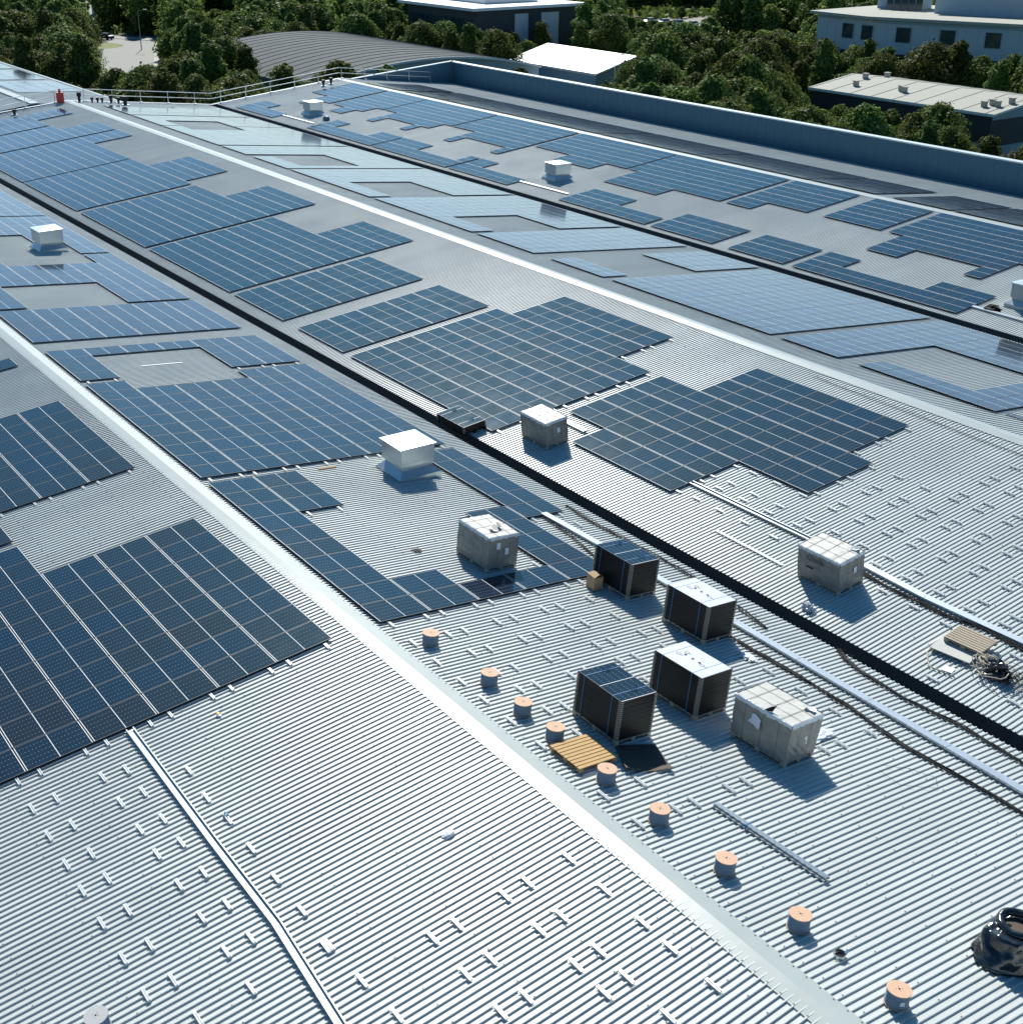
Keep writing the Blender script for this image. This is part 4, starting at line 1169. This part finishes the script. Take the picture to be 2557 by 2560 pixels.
# pale roofed unit on the right
r3, T3, ro = gable("industrial_unit", "low industrial unit with a wide pale shallow roof among the trees at the right", -98.5, -70.5, 126.2, 134.5, 143.5, -5.05, -3.95, M_LROOF, M_BLUEW, .4, 3.4)
mb = MB(); mb.box(*T3((-98.52, 126.12, -8.6)), *T3((-70.48, 126.19, -5.6))); mb.build("dark_glazing_band", M_DARKW, r3)
mb = MB(); mb.box(*T3((-70.49, 126.3, -9)), *T3((-70.42, 143.3, -5.9))); mb.build("dark_glazing_band", M_DARKW, r3)
for x, y in ((-94.5, 136.2), (-95.5, 133.0), (-93.8, 129.2), (-86.9, 129.8), (-86.1, 129.4), (-71.5, 131), (-72, 129), (-73, 129.4), (-73.3, 128.2), (-71, 136)):
    z = -5.05 + (1.1 * (y - 126.2) / 8.3 if y < 134.5 else 1.1 * (143.5 - y) / 9)
    mb = MB(); mb.box(-.28, -.28, 0, .28, .28, .6); mb.box(-.36, -.36, .6, .36, .36, .68)
    o = mb.build("roof_cowl", M_LROOF, r3); o.location = T3((x, y, z))
# small white shed
r2, T2, _ = gable("white_shed", "small shed with a bright white ridged roof behind the parapet wall", -160.5, -138, 121.4, 129.5, 137.5, -7.0, -4.9, M_WHITE, M_BLUEW, .3, 0)
mb = MB(); mb.box(*T2((-137.98, 125, -12.9)), *T2((-137.9, 131, -8.4))); mb.build("door", M_DARKW, r2)
# arched hall
root = empty("arched_hall", (-163, 95, GZ), "large hall with a dark grey curved roof behind the far end of the warehouse", "building")
def arch_z(y): return -7.0 + 3.75 * max(0, 1 - ((y - 93.5) / 24.0) ** 2)
x0, x1 = -186, -141
ysA = [73 + i * (112.5 - 73) / 28 for i in range(29)]
mb = MB()
for a, b_ in zip(ysA, ysA[1:]):
    mb.quad((x0 + 163, a - 95, arch_z(a) - GZ), (x1 + 163 + .6, a - 95, arch_z(a) - GZ), (x1 + 163 + .6, b_ - 95, arch_z(b_) - GZ), (x0 + 163, b_ - 95, arch_z(b_) - GZ))
x = x0
while x < x1:
    for a, b_ in zip(ysA, ysA[1:]): mb.bar((x + 163, a - 95, arch_z(a) - GZ + .03), (x + 163, b_ - 95, arch_z(b_) - GZ + .03), .09, .07)
    x += 2.6
mb.build("roof", M_DROOF, root)
mb = MB()
for a, b_ in zip(ysA, ysA[1:]):
    mb.quad((x1 + 163, a - 95, 0), (x1 + 163, b_ - 95, 0), (x1 + 163, b_ - 95, arch_z(b_) - GZ - .02), (x1 + 163, a - 95, arch_z(a) - GZ - .02))
for y in (73, 112.5): mb.quad((x0 + 163, y - 95, 0), (x1 + 163, y - 95, 0), (x1 + 163, y - 95, arch_z(y) - GZ), (x0 + 163, y - 95, arch_z(y) - GZ))
mb.build("wall", M_BLUEW, root)
mb = MB()
for a, b_ in zip(ysA, ysA[1:]): mb.bar((x1 + 163.65, a - 95, arch_z(a) - GZ - .12), (x1 + 163.65, b_ - 95, arch_z(b_) - GZ - .12), .07, .3)
mb.build("fascia", M_WHITE, root)
root = empty("flat_canopy", (-139, 114, -8.2), "low flat white canopy in front of the arched hall", "canopy")
mb = MB(); mb.box(-4.5, -7, 0, 3, 3, .25); mb.build("roof", M_WHITE, root)
mb = MB()
for x in (-4, 2.5):
    for y in (-6.5, 2.5): mb.box(x - .1, y - .1, -4.8, x + .1, y + .1, 0)
mb.build("column", M_GALV, root)

# office block, upper right
root = empty("office_block", (-120, 172, GZ), "long pale office block with flat overhanging roof and dark windows at the upper right", "building")
P = [Vector((-138.5, 171.2, 0)), Vector((-125.6, 170.6, 0)), Vector((-92, 183.3, 0))]
OO = Vector((-120, 172, GZ)); ZR = 0.0
back = [Vector((-92 - 6, 205, 0)), Vector((-140, 196, 0))]
poly = P + back
wallm, winm, rfm = MB(), None, MB()
def facade(a, b_, z0, z1, m, bays, wins):
    d = (b_ - a); L = d.length; d.normalize(); nrm = Vector((d.y, -d.x, 0))
    mb = MB(); mb.quad(a + Vector((0, 0, z0)) - OO, b_ + Vector((0, 0, z0)) - OO, b_ + Vector((0, 0, z1)) - OO, a + Vector((0, 0, z1)) - OO)
    k = int(L / 2.1)
    for i in range(k + 1):
        p = a + d * (L * i / k) + nrm * .02 - OO
        mb.bar(p + Vector((0, 0, z0)), p + Vector((0, 0, z1)), .07, .05)
    z = z0 + 1.4
    while z < z1:
        mb.bar(a + nrm * .02 - OO + Vector((0, 0, z)), b_ + nrm * .02 - OO + Vector((0, 0, z)), .05, .05); z += 1.4
    o = mb.build("wall", m, root)
    for t in wins:
        for zz in (z1 - 3.2, z1 - 7.4):
            w = MB(); p = a + d * (L * t) + nrm * .07 - OO; q = p + d * 2.5
            w.add([p + Vector((0, 0, zz)), q + Vector((0, 0, zz)), q + Vector((0, 0, zz + 2.4)), p + Vector((0, 0, zz + 2.4))], [(0, 1, 2, 3)])
            wo = w.build("window", M_GLASSD, root)
            f = MB()
            for u, v in ((p, q),):
                f.bar(u + Vector((0, 0, zz)), v + Vector((0, 0, zz)), .1, .1); f.bar(u + Vector((0, 0, zz + 2.4)), v + Vector((0, 0, zz + 2.4)), .1, .1)
                f.bar(u + Vector((0, 0, zz)), u + Vector((0, 0, zz + 2.4)), .1, .1); f.bar(v + Vector((0, 0, zz)), v + Vector((0, 0, zz + 2.4)), .1, .1)
            f.build("window_frame", M_BLUEW, wo)
facade(P[0], P[1], GZ, -.7, M_CREAM, 4, (.45, .78))
facade(P[1], P[2], GZ, -.7, M_CREAM, 10, (.10, .30, .50, .70, .88))
facade(P[2], back[0], GZ, -.7, M_CREAM, 5, (.3,))
facade(back[1], P[0], GZ, -.7, M_CREAM, 5, (.5,))
mb = MB(); cen = sum(poly, Vector()) / 5
pr_ = [c + (c - cen).normalized() * 1.6 for c in poly]
top = [p + Vector((0, 0, ZR)) - OO for p in pr_]; bot = [p + Vector((0, 0, ZR - .45)) - OO for p in pr_]
mb.add(top + bot, [(0, 1, 2, 3, 4)] + [(i + 5, (i + 1) % 5 + 5, (i + 1) % 5, i) for i in range(5)] + [(9, 8, 7, 6, 5)])
mb.build("roof", M_LROOF, root)
mb = MB(); k_ = [c + (cen - c).normalized() * .2 for c in poly]
for i in range(5):
    a, b_ = k_[i], k_[(i + 1) % 5]
    mb.bar(a - OO + Vector((0, 0, -.6)), b_ - OO + Vector((0, 0, -.6)), .3, .9)
mb.build("clerestory_band", M_BLUEW, root)
for x, y, sx, sy, h in ((-118, 190, 16, 8, 3.2), (-97.5, 186.5, 9, 7, 3.4), (-134, 188, 8, 5, 2.6)):
    mb = MB(); M = Matrix.Translation(Vector((x, y, 0)) - OO) @ Matrix.Rotation(R(20), 4, 'Z')
    mb.box(-sx / 2, -sy / 2, 0, sx / 2, sy / 2, h, 0, M); ph = mb.build("plant_room", M_BLUEW, root)
    mb = MB(); mb.box(-sx / 2 - .8, -sy / 2 - .8, h, sx / 2 + .8, sy / 2 + .8, h + .35, 0, M); mb.build("plant_roof", M_WHITE, ph)
mb = MB()
M = Matrix.Translation(Vector((-131, 184, 0)) - OO) @ Matrix.Rotation(R(18), 4, 'Z')
for i in range(5): mb.box(-3 + i * 1.3, -.05, .1, -1.9 + i * 1.3, .05, 2.2, 0, M)
mb.build("glass_screen", M_GLASSD, root)

# office with white roof edge, top centre
root = empty("flat_roofed_office", (-186, 132, GZ), "dark glazed office with a white flat roof edge at the top centre", "building")
OO = Vector((-186, 132, GZ))
mb = MB(); mb.box(-13, -6.5, 0, 9.5, 16, 12.4); mb.build("wall", M_DARKW, root)
mb = MB(); mb.box(-14.5, -8, 12.4, 10.6, 17.5, 12.9); mb.build("roof", M_WHITE, root)
mb = MB(); mb.box(-11, 0, 12.9, 3, 12, 15.0); mb.build("plant_room", M_GALV, root)
for i in range(8):
    mb = MB(); mb.box(-12 + i * 2.6, -6.56, 7.5, -10 + i * 2.6, -6.5, 10.8); mb.build("window", M_GLASSD, root)
mb = MB(); mb.box(9.5, 2, 0, 9.56, 5, 11.5); mb.build("white_panel", M_CREAM, root)
mb = MB(); mb.box(9.5, 8, 0, 9.56, 12, 11.5); mb.build("white_panel", M_CREAM, root)
# far pale warehouse row beyond the car park
def slab(name, label, x, y, sx, sy, h, rz, wall, nwin, roofm=M_LROOF):
    root = empty(name, Matrix.Translation((x, y, GZ)) @ Matrix.Rotation(R(rz), 4, 'Z'), label, "building")
    mb = MB(); mb.box(-sx / 2, -sy / 2, 0, sx / 2, sy / 2, h); mb.build("wall", wall, root)
    mb = MB(); mb.box(-sx / 2 - .4, -sy / 2 - .4, h, sx / 2 + .4, sy / 2 + .4, h + .4); mb.build("roof", roofm, root)
    for i in range(nwin):
        mb = MB(); xx = -sx / 2 + sx * (i + .35) / nwin; mb.box(xx, -sy / 2 - .08, .2, xx + sx / nwin * .35, -sy / 2 - .01, h * .55); mb.build("loading_door", M_DARKW, root)
    return root
slab("distant_warehouse", "long pale distant warehouse behind the car park at the top", -352, 293, 90, 25, 8, 30, M_BLUEW, 9)
slab("distant_blue_building", "dark blue building with two pale panels at the top left", -330, 165, 45, 20, 10, 40, M_DARKW, 5)
rootb = slab("distant_office", "pale fronted distant building peeping between trees at top left", -352, 132, 22, 14, 9, 42, M_CREAM, 3)
mb = MB(); mb.quad((-230, 330, GZ + .05), (-60, 300, GZ + .05), (-60, 420, GZ + .05), (-260, 470, GZ + .05)); tag(mb.build("field", M_EARTH), kind='structure')
mb = MB(); mb.quad((-175, 300, GZ + .07), (-130, 290, GZ + .07), (-150, 330, GZ + .07), (-190, 335, GZ + .07)); tag(mb.build("grass_field", M_GRASS), kind='structure')

# neighbouring roof beyond the far end, left
root = empty("neighbouring_warehouse", (-155, 26, GZ), "neighbouring warehouse with a pale ridged roof beyond the guard rail at the left", "building")
def nb(p): return (p[0] + 155, p[1] - 26, p[2] - GZ)
for (ya, za, yb_, zb, cut) in ((26.0, -.85, 34.8, -1.35, -110.8), (26.0, -.85, 5, -3.2, -110.6)):
    mb = MB()
    xs = []; k = 0
    x = -230
    while x < cut:
        xs += [(x, 0), (x + .3, 0), (x + .34, .05), (x + .46, .05), (x + .5, 0)]; x += .5
    for (x_a, h_a), (x_b, h_b) in zip(xs, xs[1:]):
        q = [nb((x_a, ya, za + h_a)), nb((x_b, ya, za + h_b)), nb((x_b, yb_, zb + h_b)), nb((x_a, yb_, zb + h_a))]
        mb.add(q, [(0, 1, 2, 3)])
    mb.build("roof_sheet", M_ROOF, root)
mb = MB(); mb.bar(nb((-230, 26, -.78)), nb((-110.5, 26, -.78)), .9, .06); mb.build("ridge_cap", M_CAP, root)
mb = MB(); mb.bar(nb((-230, 34.95, -1.5)), nb((-110.5, 34.95, -1.5)), .25, .4)
mb.build("edge_trim", M_CAP, root)
mb = MB(); mb.add([nb((-110.6, 5, -3.3)), nb((-110.6, 26, -.95)), nb((-110.6, 34.9, -1.5)), nb((-110.6, 34.9, GZ)), nb((-110.6, 5, GZ))], [(0, 1, 2, 3, 4)])
mb.quad(nb((-230, 34.9, -1.5)), nb((-110.6, 34.9, -1.5)), nb((-110.6, 34.9, GZ)), nb((-230, 34.9, GZ))); mb.build("wall", M_WALL, root)
mb = MB(); rn = []
for xa in (-190, -178, -166, -154, -142, -130):
    for i in range(9):
        for j in range(4):
            x = xa + i * 1.15; y = 27.2 + j * 1.75; z = -.85 - (y - 26) * .0568 + .1
            mb.add([nb((x, y, z)), nb((x + 1.1, y, z)), nb((x + 1.1, y + 1.68, z - .0955)), nb((x, y + 1.68, z - .0955))], [(0, 1, 2, 3)]); mb.uv[len(mb.f) - 1] = [(0, 0), (1, 0), (1, 1), (0, 1)]; rn.append(random.random())
o = mb.build("solar_panels", M_PVF, root); o['kind'] = 'stuff'
at = o.data.attributes.new('rnd', 'FLOAT', 'FACE'); at.data.foreach_set('value', rn)

# ---------------------------------------------------------------- lamps & cars
def lamp(x, y, h, rz, lab):
    root = empty("street_lamp", Matrix.Translation((x, y, GZ)) @ Matrix.Rotation(R(rz), 4, 'Z'), lab, "street lamp")
    mb = MB(); mb.frustum((0, 0, 0), 0, h, .12, .07, 8); mb.bar((0, 0, h), (1.6, 0, h + .25), .09); mb.build("pole", M_GALV, root)
    mb = MB(); mb.box(1.3, -.16, h + .18, 2.1, .16, h + .34); mb.build("lamp_head", M_GALV, root)
lamp(-262, 96.5, 8, 40, "street lamp standing at the bend of the road")
lamp(-136, 123.5, 8.5, 90, "street lamp in front of the small white roofed shed")
lamp(-238, 100, 8, 120, "street lamp among the trees right of the road bend")
def car_parts(col, nm):
    root = empty(nm, (0, 0, 0))
    mb = MB(); pr = [(-2.15, .3), (-2.15, .75), (-1.55, .92), (-.95, 1.0), (1.55, 1.0), (2.1, .85), (2.15, .3)]
    for s_ in (-.86, .86):
        mb.add([(x, s_, z) for x, z in pr], [tuple(range(7)) if s_ < 0 else tuple(range(6, -1, -1))])
    for (a, b_), (c, d) in zip(pr, pr[1:] + pr[:1]): mb.quad((a, -.86, b_), (a, .86, b_), (c, .86, d), (c, -.86, d))
    rf = [(-.4, 1.46), (1.05, 1.44)]
    mb.add([(-.4, -.62, 1.46), (1.05, -.62, 1.44), (1.05, .62, 1.44), (-.4, .62, 1.46)], [(0, 1, 2, 3)])
    mb.build("body", col, root)
    g = MB(); lo = [(-1.0, -.8, 1.0), (1.6, -.8, 1.0), (1.6, .8, 1.0), (-1.0, .8, 1.0)]; hi = [(-.4, -.62, 1.455), (1.05, -.62, 1.435), (1.05, .62, 1.435), (-.4, .62, 1.455)]
    for i in range(4):
        j = (i + 1) % 4; g.quad(lo[i], lo[j], hi[j], hi[i])
    g.build("window", M_GLASSD, root)
    for x in (-1.35, 1.35):
        for y in (-.8, .8):
            w = MB(); w.frustum((0, 0, 0), -.1, .1, .33, .33, 12)
            w.build("wheel", M_BLACK, root, mat=Matrix.Translation((x, y, .33)) @ Matrix.Rotation(R(90), 4, 'X'))
    return root
cols = [("white", (.75, .76, .76)), ("silver", (.45, .47, .48)), ("dark grey", (.05, .055, .06)), ("blue", (.03, .08, .25)), ("red", (.35, .02, .02))]
cars = [car_parts(simple("car_paint_" + c[0].replace(' ', '_'), c[1], .25, .2, .02, 2, .7), "parked_car") for c in cols]
used = [False] * 5
rnd = random.Random(21)
spots = []
for rrow in range(5):
    for i in range(15):
        spots.append((-372 + i * 4.6 + rnd.uniform(-.4, .4), 231 + rrow * 9.5, 90 + rnd.uniform(-3, 3)))
for i in range(12): spots.append((-262 + i * 4.4, 228.5 + i * .9, 95))
for x, y, rz in spots:
    if rnd.random() < .18: continue
    k = rnd.choice((0, 0, 1, 1, 2, 2, 3, 4)); o = cars[k] if not used[k] else copy_tree(cars[k]); used[k] = True
    o.matrix_world = Matrix.Translation((x, y, GZ + .04)) @ Matrix.Rotation(R(rz), 4, 'Z')
    tag(o, cols[k][0] + " car parked in the far car park beyond the trees", "car", cols[k][0] + " cars in the far car park")
o = copy_tree(cars[2]); o.matrix_world = Matrix.Translation((-287, 97.5, GZ + .03)) @ Matrix.Rotation(R(35), 4, 'Z')
tag(o, "dark car driving on the road bend at the top left", "car"); o['group'] = "cars on the road"

# ================================================================ TREES
m, nt, b = newmat("foliage")
at = N(nt, 'ShaderNodeAttribute'); at.attribute_name = 'v'
oi = N(nt, 'ShaderNodeObjectInfo')
cr = N(nt, 'ShaderNodeValToRGB'); nt.links.new(at.outputs['Fac'], cr.inputs[0])
cr.color_ramp.elements[0].color = (.050, .075, .022, 1); cr.color_ramp.elements[1].color = (.300, .330, .075, 1)
x_ = cr.color_ramp.elements.new(.55); x_.color = (.125, .165, .038, 1)
hs = N(nt, 'ShaderNodeHueSaturation'); nt.links.new(cr.outputs[0], hs.inputs['Color'])
nt.links.new(math_n(nt, 'MULTIPLY_ADD', oi.outputs['Random'], .07, .465), hs.inputs['Hue'])
nt.links.new(math_n(nt, 'MULTIPLY_ADD', oi.outputs['Random'], .8, .62), hs.inputs['Value'])
nt.links.new(hs.outputs[0], b.inputs['Base Color']); b.inputs['Roughness'].default_value = .55
b.inputs['Specular IOR Level'].default_value = .05
tr = N(nt, 'ShaderNodeBsdfTranslucent'); nt.links.new(hs.outputs[0], tr.inputs['Color'])
mx = N(nt, 'ShaderNodeMixShader'); mx.inputs[0].default_value = .38
nt.links.new(b.outputs[0], mx.inputs[1]); nt.links.new(tr.outputs[0], mx.inputs[2])
nt.links.new(mx.outputs[0], nt.nodes['Material Output'].inputs['Surface'])
M_LEAF = m
M_BARK = simple("bark", (.06, .045, .03), .9)

def crown_arrays(rs, nleaf, H, Wd, kind, size):
    """leaf quads of a unit tree: returns verts (n*4,3), value per face"""
    def prof(t):
        if kind == 'round': return .50 * (np.sin(np.pi * np.clip(t, 0, 1) ** .8)) ** .6 * (1 - .18 * t)
        if kind == 'tall': return .46 * np.clip(t * 5, 0, 1) ** .6 * (1 - t) ** .62
        return .55 * np.clip(1 - t, 0, 1) ** .45
    z0, z1 = {'round': (.20, 1.0), 'tall': (.12, 1.0), 'bush': (.02, 1.0)}[kind]
    nl = 46
    t = rs.uniform(.03, .97, nl); a = rs.uniform(0, 2 * np.pi, nl)
    rr = prof(t) * Wd * np.sqrt(rs.uniform(.2, 1.25, nl)) * .86
    lr = Wd * rs.uniform(.06, .19, nl)
    L = np.stack([rr * np.cos(a), rr * np.sin(a), (z0 + (z1 - z0) * t) * H - lr * .4, lr], 1)
    w = L[:, 3] ** 2; w /= w.sum()
    n1 = int(nleaf * .68)
    idx = rs.choice(nl, n1, p=w)
    d = rs.normal(size=(n1, 3)); d /= np.linalg.norm(d, axis=1)[:, None]; d[:, 2] = np.abs(d[:, 2]) * np.where(rs.random_sample(n1) < .75, 1, -1)
    rad = L[idx, 3] * (.55 + .55 * rs.random_sample(n1) ** .6) * (1 + .22 * np.sin(d[:, 0] * 7 + idx) * np.cos(d[:, 1] * 6 + idx * 2))
    c1 = L[idx, :3] + d * rad[:, None] * np.array([1, 1, .8])
    n2 = nleaf - n1
    t2_ = rs.uniform(0, .99, n2); a2 = rs.uniform(0, 2 * np.pi, n2)
    lump = 1 + .24 * np.sin(a2 * 3 + t2_ * 9 + nleaf) + .14 * np.sin(a2 * 7 - t2_ * 13)
    r2 = prof(t2_) * Wd * lump * (.55 + .42 * rs.random_sample(n2) ** .5)
    c2 = np.stack([r2 * np.cos(a2), r2 * np.sin(a2), (z0 + (z1 - z0) * t2_) * H], 1)
    d2_ = np.stack([np.cos(a2), np.sin(a2), np.full(n2, .5)], 1); d2_ /= np.linalg.norm(d2_, axis=1)[:, None]
    c = np.concatenate([c1, c2]); d = np.concatenate([d, d2_]); idx = np.concatenate([idx, rs.randint(0, nl, n2)])
    nrm = d * 1.0 + rs.normal(size=(nleaf, 3)) * .42; nrm[:, 2] += .3; nrm /= np.linalg.norm(nrm, axis=1)[:, None]
    t1 = np.cross(nrm, rs.normal(size=(nleaf, 3))); t1 /= np.linalg.norm(t1, axis=1)[:, None]
    t2 = np.cross(nrm, t1)
    s = size * rs.uniform(.6, 1.4, nleaf)[:, None]
    v = np.stack([c - t1 * s - t2 * s * .6, c + t1 * s - t2 * s * .7, c + t1 * s * .8 + t2 * s * .7, c - t1 * s * .7 + t2 * s * .6], 1).reshape(-1, 3)
    val = np.clip(rs.normal(.45, .18, nleaf) + (rs.random_sample(len(L)) - .5)[idx] * .3, 0, 1)
    return v, val
def leaf_mesh(name, v, val):
    n = len(val); me = bpy.data.meshes.new(name)
    me.vertices.add(len(v)); me.vertices.foreach_set('co', v.astype(np.float32).ravel())
    me.loops.add(n * 4); me.loops.foreach_set('vertex_index', np.arange(n * 4, dtype=np.int32))
    me.polygons.add(n); me.polygons.foreach_set('loop_start', np.arange(0, n * 4, 4, dtype=np.int32)); me.polygons.foreach_set('loop_total', np.full(n, 4, dtype=np.int32))
    me.materials.append(M_LEAF); me.update(calc_edges=True); me.validate()
    a = me.attributes.new('v', 'FLOAT', 'FACE'); a.data.foreach_set('value', val.astype(np.float32))
    return me
KINDS = [('round', 11.5, 9.5), ('round', 10.0, 8.5), ('tall', 13.0, 6.5), ('tall', 11.5, 6.0), ('bush', 6.0, 7.0), ('round', 12.5, 8.0)]
KN = {'round': "broadleaf_tree", 'tall': "slender_tree", 'bush': "bushy_tree"}
protos = []
for i, (k, H, Wd) in enumerate(KINDS):
    rs = np.random.RandomState(40 + i)
    v, val = crown_arrays(rs, 14000, H, Wd, k, .14)
    crown = leaf_mesh("crown", v, val)
    tm = MB(); rr = random.Random(i)
    tm.tube([(0, 0, 0), (.05, .1, H * .3), (-.1, .05, H * .6), (0, 0, H * .85)], [.24, .17, .10, .03], 7)
    for q in range(7):
        a = rr.uniform(0, 6.28); z = H * rr.uniform(.25, .65); e_ = Wd * .3
        tm.tube([(0, 0, z), (e_ * .5 * math.cos(a), e_ * .5 * math.sin(a), z + H * .09), (e_ * math.cos(a), e_ * math.sin(a), z + H * .15)], [.08, .05, .02], 5)
    protos.append((k, H, Wd, crown, tm.mesh("trunk", M_BARK)))
# areas of the picture where a nearer tree would hide something that is seen: (x0,y0,x1,y1, distance)
KEEP = [(262, 92, 385, 150, 300), (255, 50, 300, 92, 360), (2040, 22, 2557, 92, 232), (2020, 180, 2557, 250, 182), (2010, 212, 2290, 245, 182), (2480, 230, 2557, 320, 182),
        (760, 84, 1322, 140, 205), (1040, 128, 1322, 168, 205), (1362, 136, 1530, 200, 212), (1010, 0, 1330, 22, 245), (1260, 0, 1325, 45, 245),
        (1600, 16, 1745, 48, 340), (1810, 48, 2000, 72, 300), (1570, 0, 1790, 14, 380), (500, 0, 580, 22, 360), (2280, 0, 2440, 14, 300)]
def blocked(x, y, h, w):
    q = project((x, y, GZ + h)); g = project((x, y, GZ + h * .2))
    if q is None: return True
    pw = CF * w * .42 / q[2]; x0, x1, y0, y1 = q[0] - pw, q[0] + pw, q[1], g[1]
    for a, b_, c, d, dist in KEEP:
        if q[2] < dist and x1 > a and x0 < c and y1 > b_ and y0 < d: return True
    return False
def inside_solid(x, y, r=2.5):
    if x > -108 - r and y < 75 + r: return True
    if x < -100 and y < 36.5 + r and x > -235: return True
    for x0, x1, y0, y1 in ((-99, -70, 124.5, 144), (-161, -137, 121, 138), (-187, -140, 72, 113), (-200, -175, 125, 149), (-142, -90, 169, 206), (-146, -135, 106, 118)):
        if x0 - r < x < x1 + r and y0 - r < y < y1 + r: return True
    for (px, py_) in rp[::2]:
        if (x - px) ** 2 + (y - py_) ** 2 < 64: return True
    if -385 < x < -298 and 222 < y < 278: return True
    if -255 < x < -215 and 226 < y < 262: return True
    return False
cand = []
rnd = random.Random(99)
gx = -460
while gx < -40:
    gy = -40
    while gy < 430:
        d0 = math.hypot(gx - 26, gy + 15)
        x = gx + rnd.uniform(-2.4, 2.4); y = gy + rnd.uniform(-2.4, 2.4)
        gy += 6.0
        if d0 > 480 or inside_solid(x, y): continue
        q = project((x, y, GZ + 5))
        if q is None or not (-120 < q[0] < 2680) or q[1] > 460: continue
        k = rnd.choice((0, 0, 1, 2, 2, 3, 5, 5, 4)); sc_ = rnd.uniform(.75, 1.12)
        kk, H, Wd, cm, tm_ = protos[k]
        # low growth close to the parapet, fewer trees in the open
        ok = False
        for s_try in (sc_, sc_ * .75, sc_ * .5, sc_ * .32):
            if not blocked(x, y, H * s_try, Wd * s_try): ok = True; break
        if not ok: continue
        if s_try < .5 and rnd.random() < .3: continue
        cand.append((q[2], x, y, k, s_try, q[0]))
    gx += 6.0
cand.sort()
def region(px, d):
    if px < 760: return "in the wood beyond the guard rail"
    if px < 1340: return "around the curved roof hall"
    if px < 2010: return "between the white shed and pale roofed unit"
    return "near the pale roofed unit at upper right"
looks = {0: "broad dark green tree", 1: "round topped green tree", 2: "slender tall green tree", 3: "narrow yellowish green tree", 4: "low spreading green bush", 5: "tall full crowned dark tree"}
for d, x, y, k, s_, px in cand[:295]:
    kk, H, Wd, cm, tm_ = protos[k]
    M = Matrix.Translation((x, y, GZ)) @ Matrix.Rotation(rnd.uniform(0, 6.28), 4, 'Z') @ Matrix.Diagonal((s_ * rnd.uniform(.9, 1.15), s_ * rnd.uniform(.9, 1.15), s_, 1))
    rg_ = region(px, d)
    o = empty(KN[kk], M, looks[k] + " " + rg_, "tree" if kk != 'bush' else "bush", looks[k] + "s " + rg_)
    c = bpy.data.objects.new("crown", cm); COL.objects.link(c); c.parent = o
    t = bpy.data.objects.new("trunk", tm_); COL.objects.link(t); t.parent = o
# the rest: one woodland
VV, VA = [], []
lo = []
for i, (k, H, Wd) in enumerate(KINDS):
    for j in range(2):
        rs = np.random.RandomState(140 + i * 2 + j); lo.append((i,) + crown_arrays(rs, 3200, H, Wd, k, .27))
for d, x, y, k, s_, px in cand[295:]:
    c = [l for l in lo if l[0] == k][rnd.randrange(2)]
    a = rnd.uniform(0, 6.28); ca, sa = math.cos(a), math.sin(a)
    v = c[1] * s_
    v = np.stack([v[:, 0] * ca - v[:, 1] * sa + x, v[:, 0] * sa + v[:, 1] * ca + y, v[:, 2] + GZ], 1)
    VV.append(v); VA.append(np.clip(c[2] + rnd.uniform(-.22, .30), 0, 1))
me = leaf_mesh("distant_woodland", np.concatenate(VV), np.concatenate(VA))
o = bpy.data.objects.new("distant_woodland", me); COL.objects.link(o)
tag(o, "mass of more distant green trees filling the background up to the top edge", "woodland", kind='stuff')
# undergrowth
rs = np.random.RandomState(5); n_ = 90000
x = rs.uniform(-420, -45, n_); y = rs.uniform(20, 330, n_)
keep = np.array([not inside_solid(a, b_, 0) and not (((a + 275) ** 2 + (b_ - 92) ** 2) < 300) for a, b_ in zip(x, y)])
x, y = x[keep], y[keep]; n_ = len(x)
c = np.stack([x, y, GZ + .2 + rs.random_sample(n_) ** 2 * 1.6], 1)
t1 = rs.normal(size=(n_, 3)); t1 /= np.linalg.norm(t1, axis=1)[:, None]; t2 = np.cross(t1, rs.normal(size=(n_, 3))); t2 /= np.linalg.norm(t2, axis=1)[:, None]
s = .55
v = np.stack([c - t1 * s - t2 * s, c + t1 * s - t2 * s, c + t1 * s + t2 * s, c - t1 * s + t2 * s], 1).reshape(-1, 3)
me = leaf_mesh("undergrowth", v, np.clip(rs.normal(.4, .2, n_), 0, 1))
o = bpy.data.objects.new("undergrowth", me); COL.objects.link(o)
tag(o, "low green undergrowth covering the ground between the trees", "undergrowth", kind='stuff')
print("panels", len(near), len(far), "trees", len(cand), "brackets", len(BR))
for o in scene.objects:
    if 'label' in o and not 4 <= len(o['label'].replace(',', ' ').split()) <= 16: print("LONG", o.name, len(o['label'].split()), o['label'])
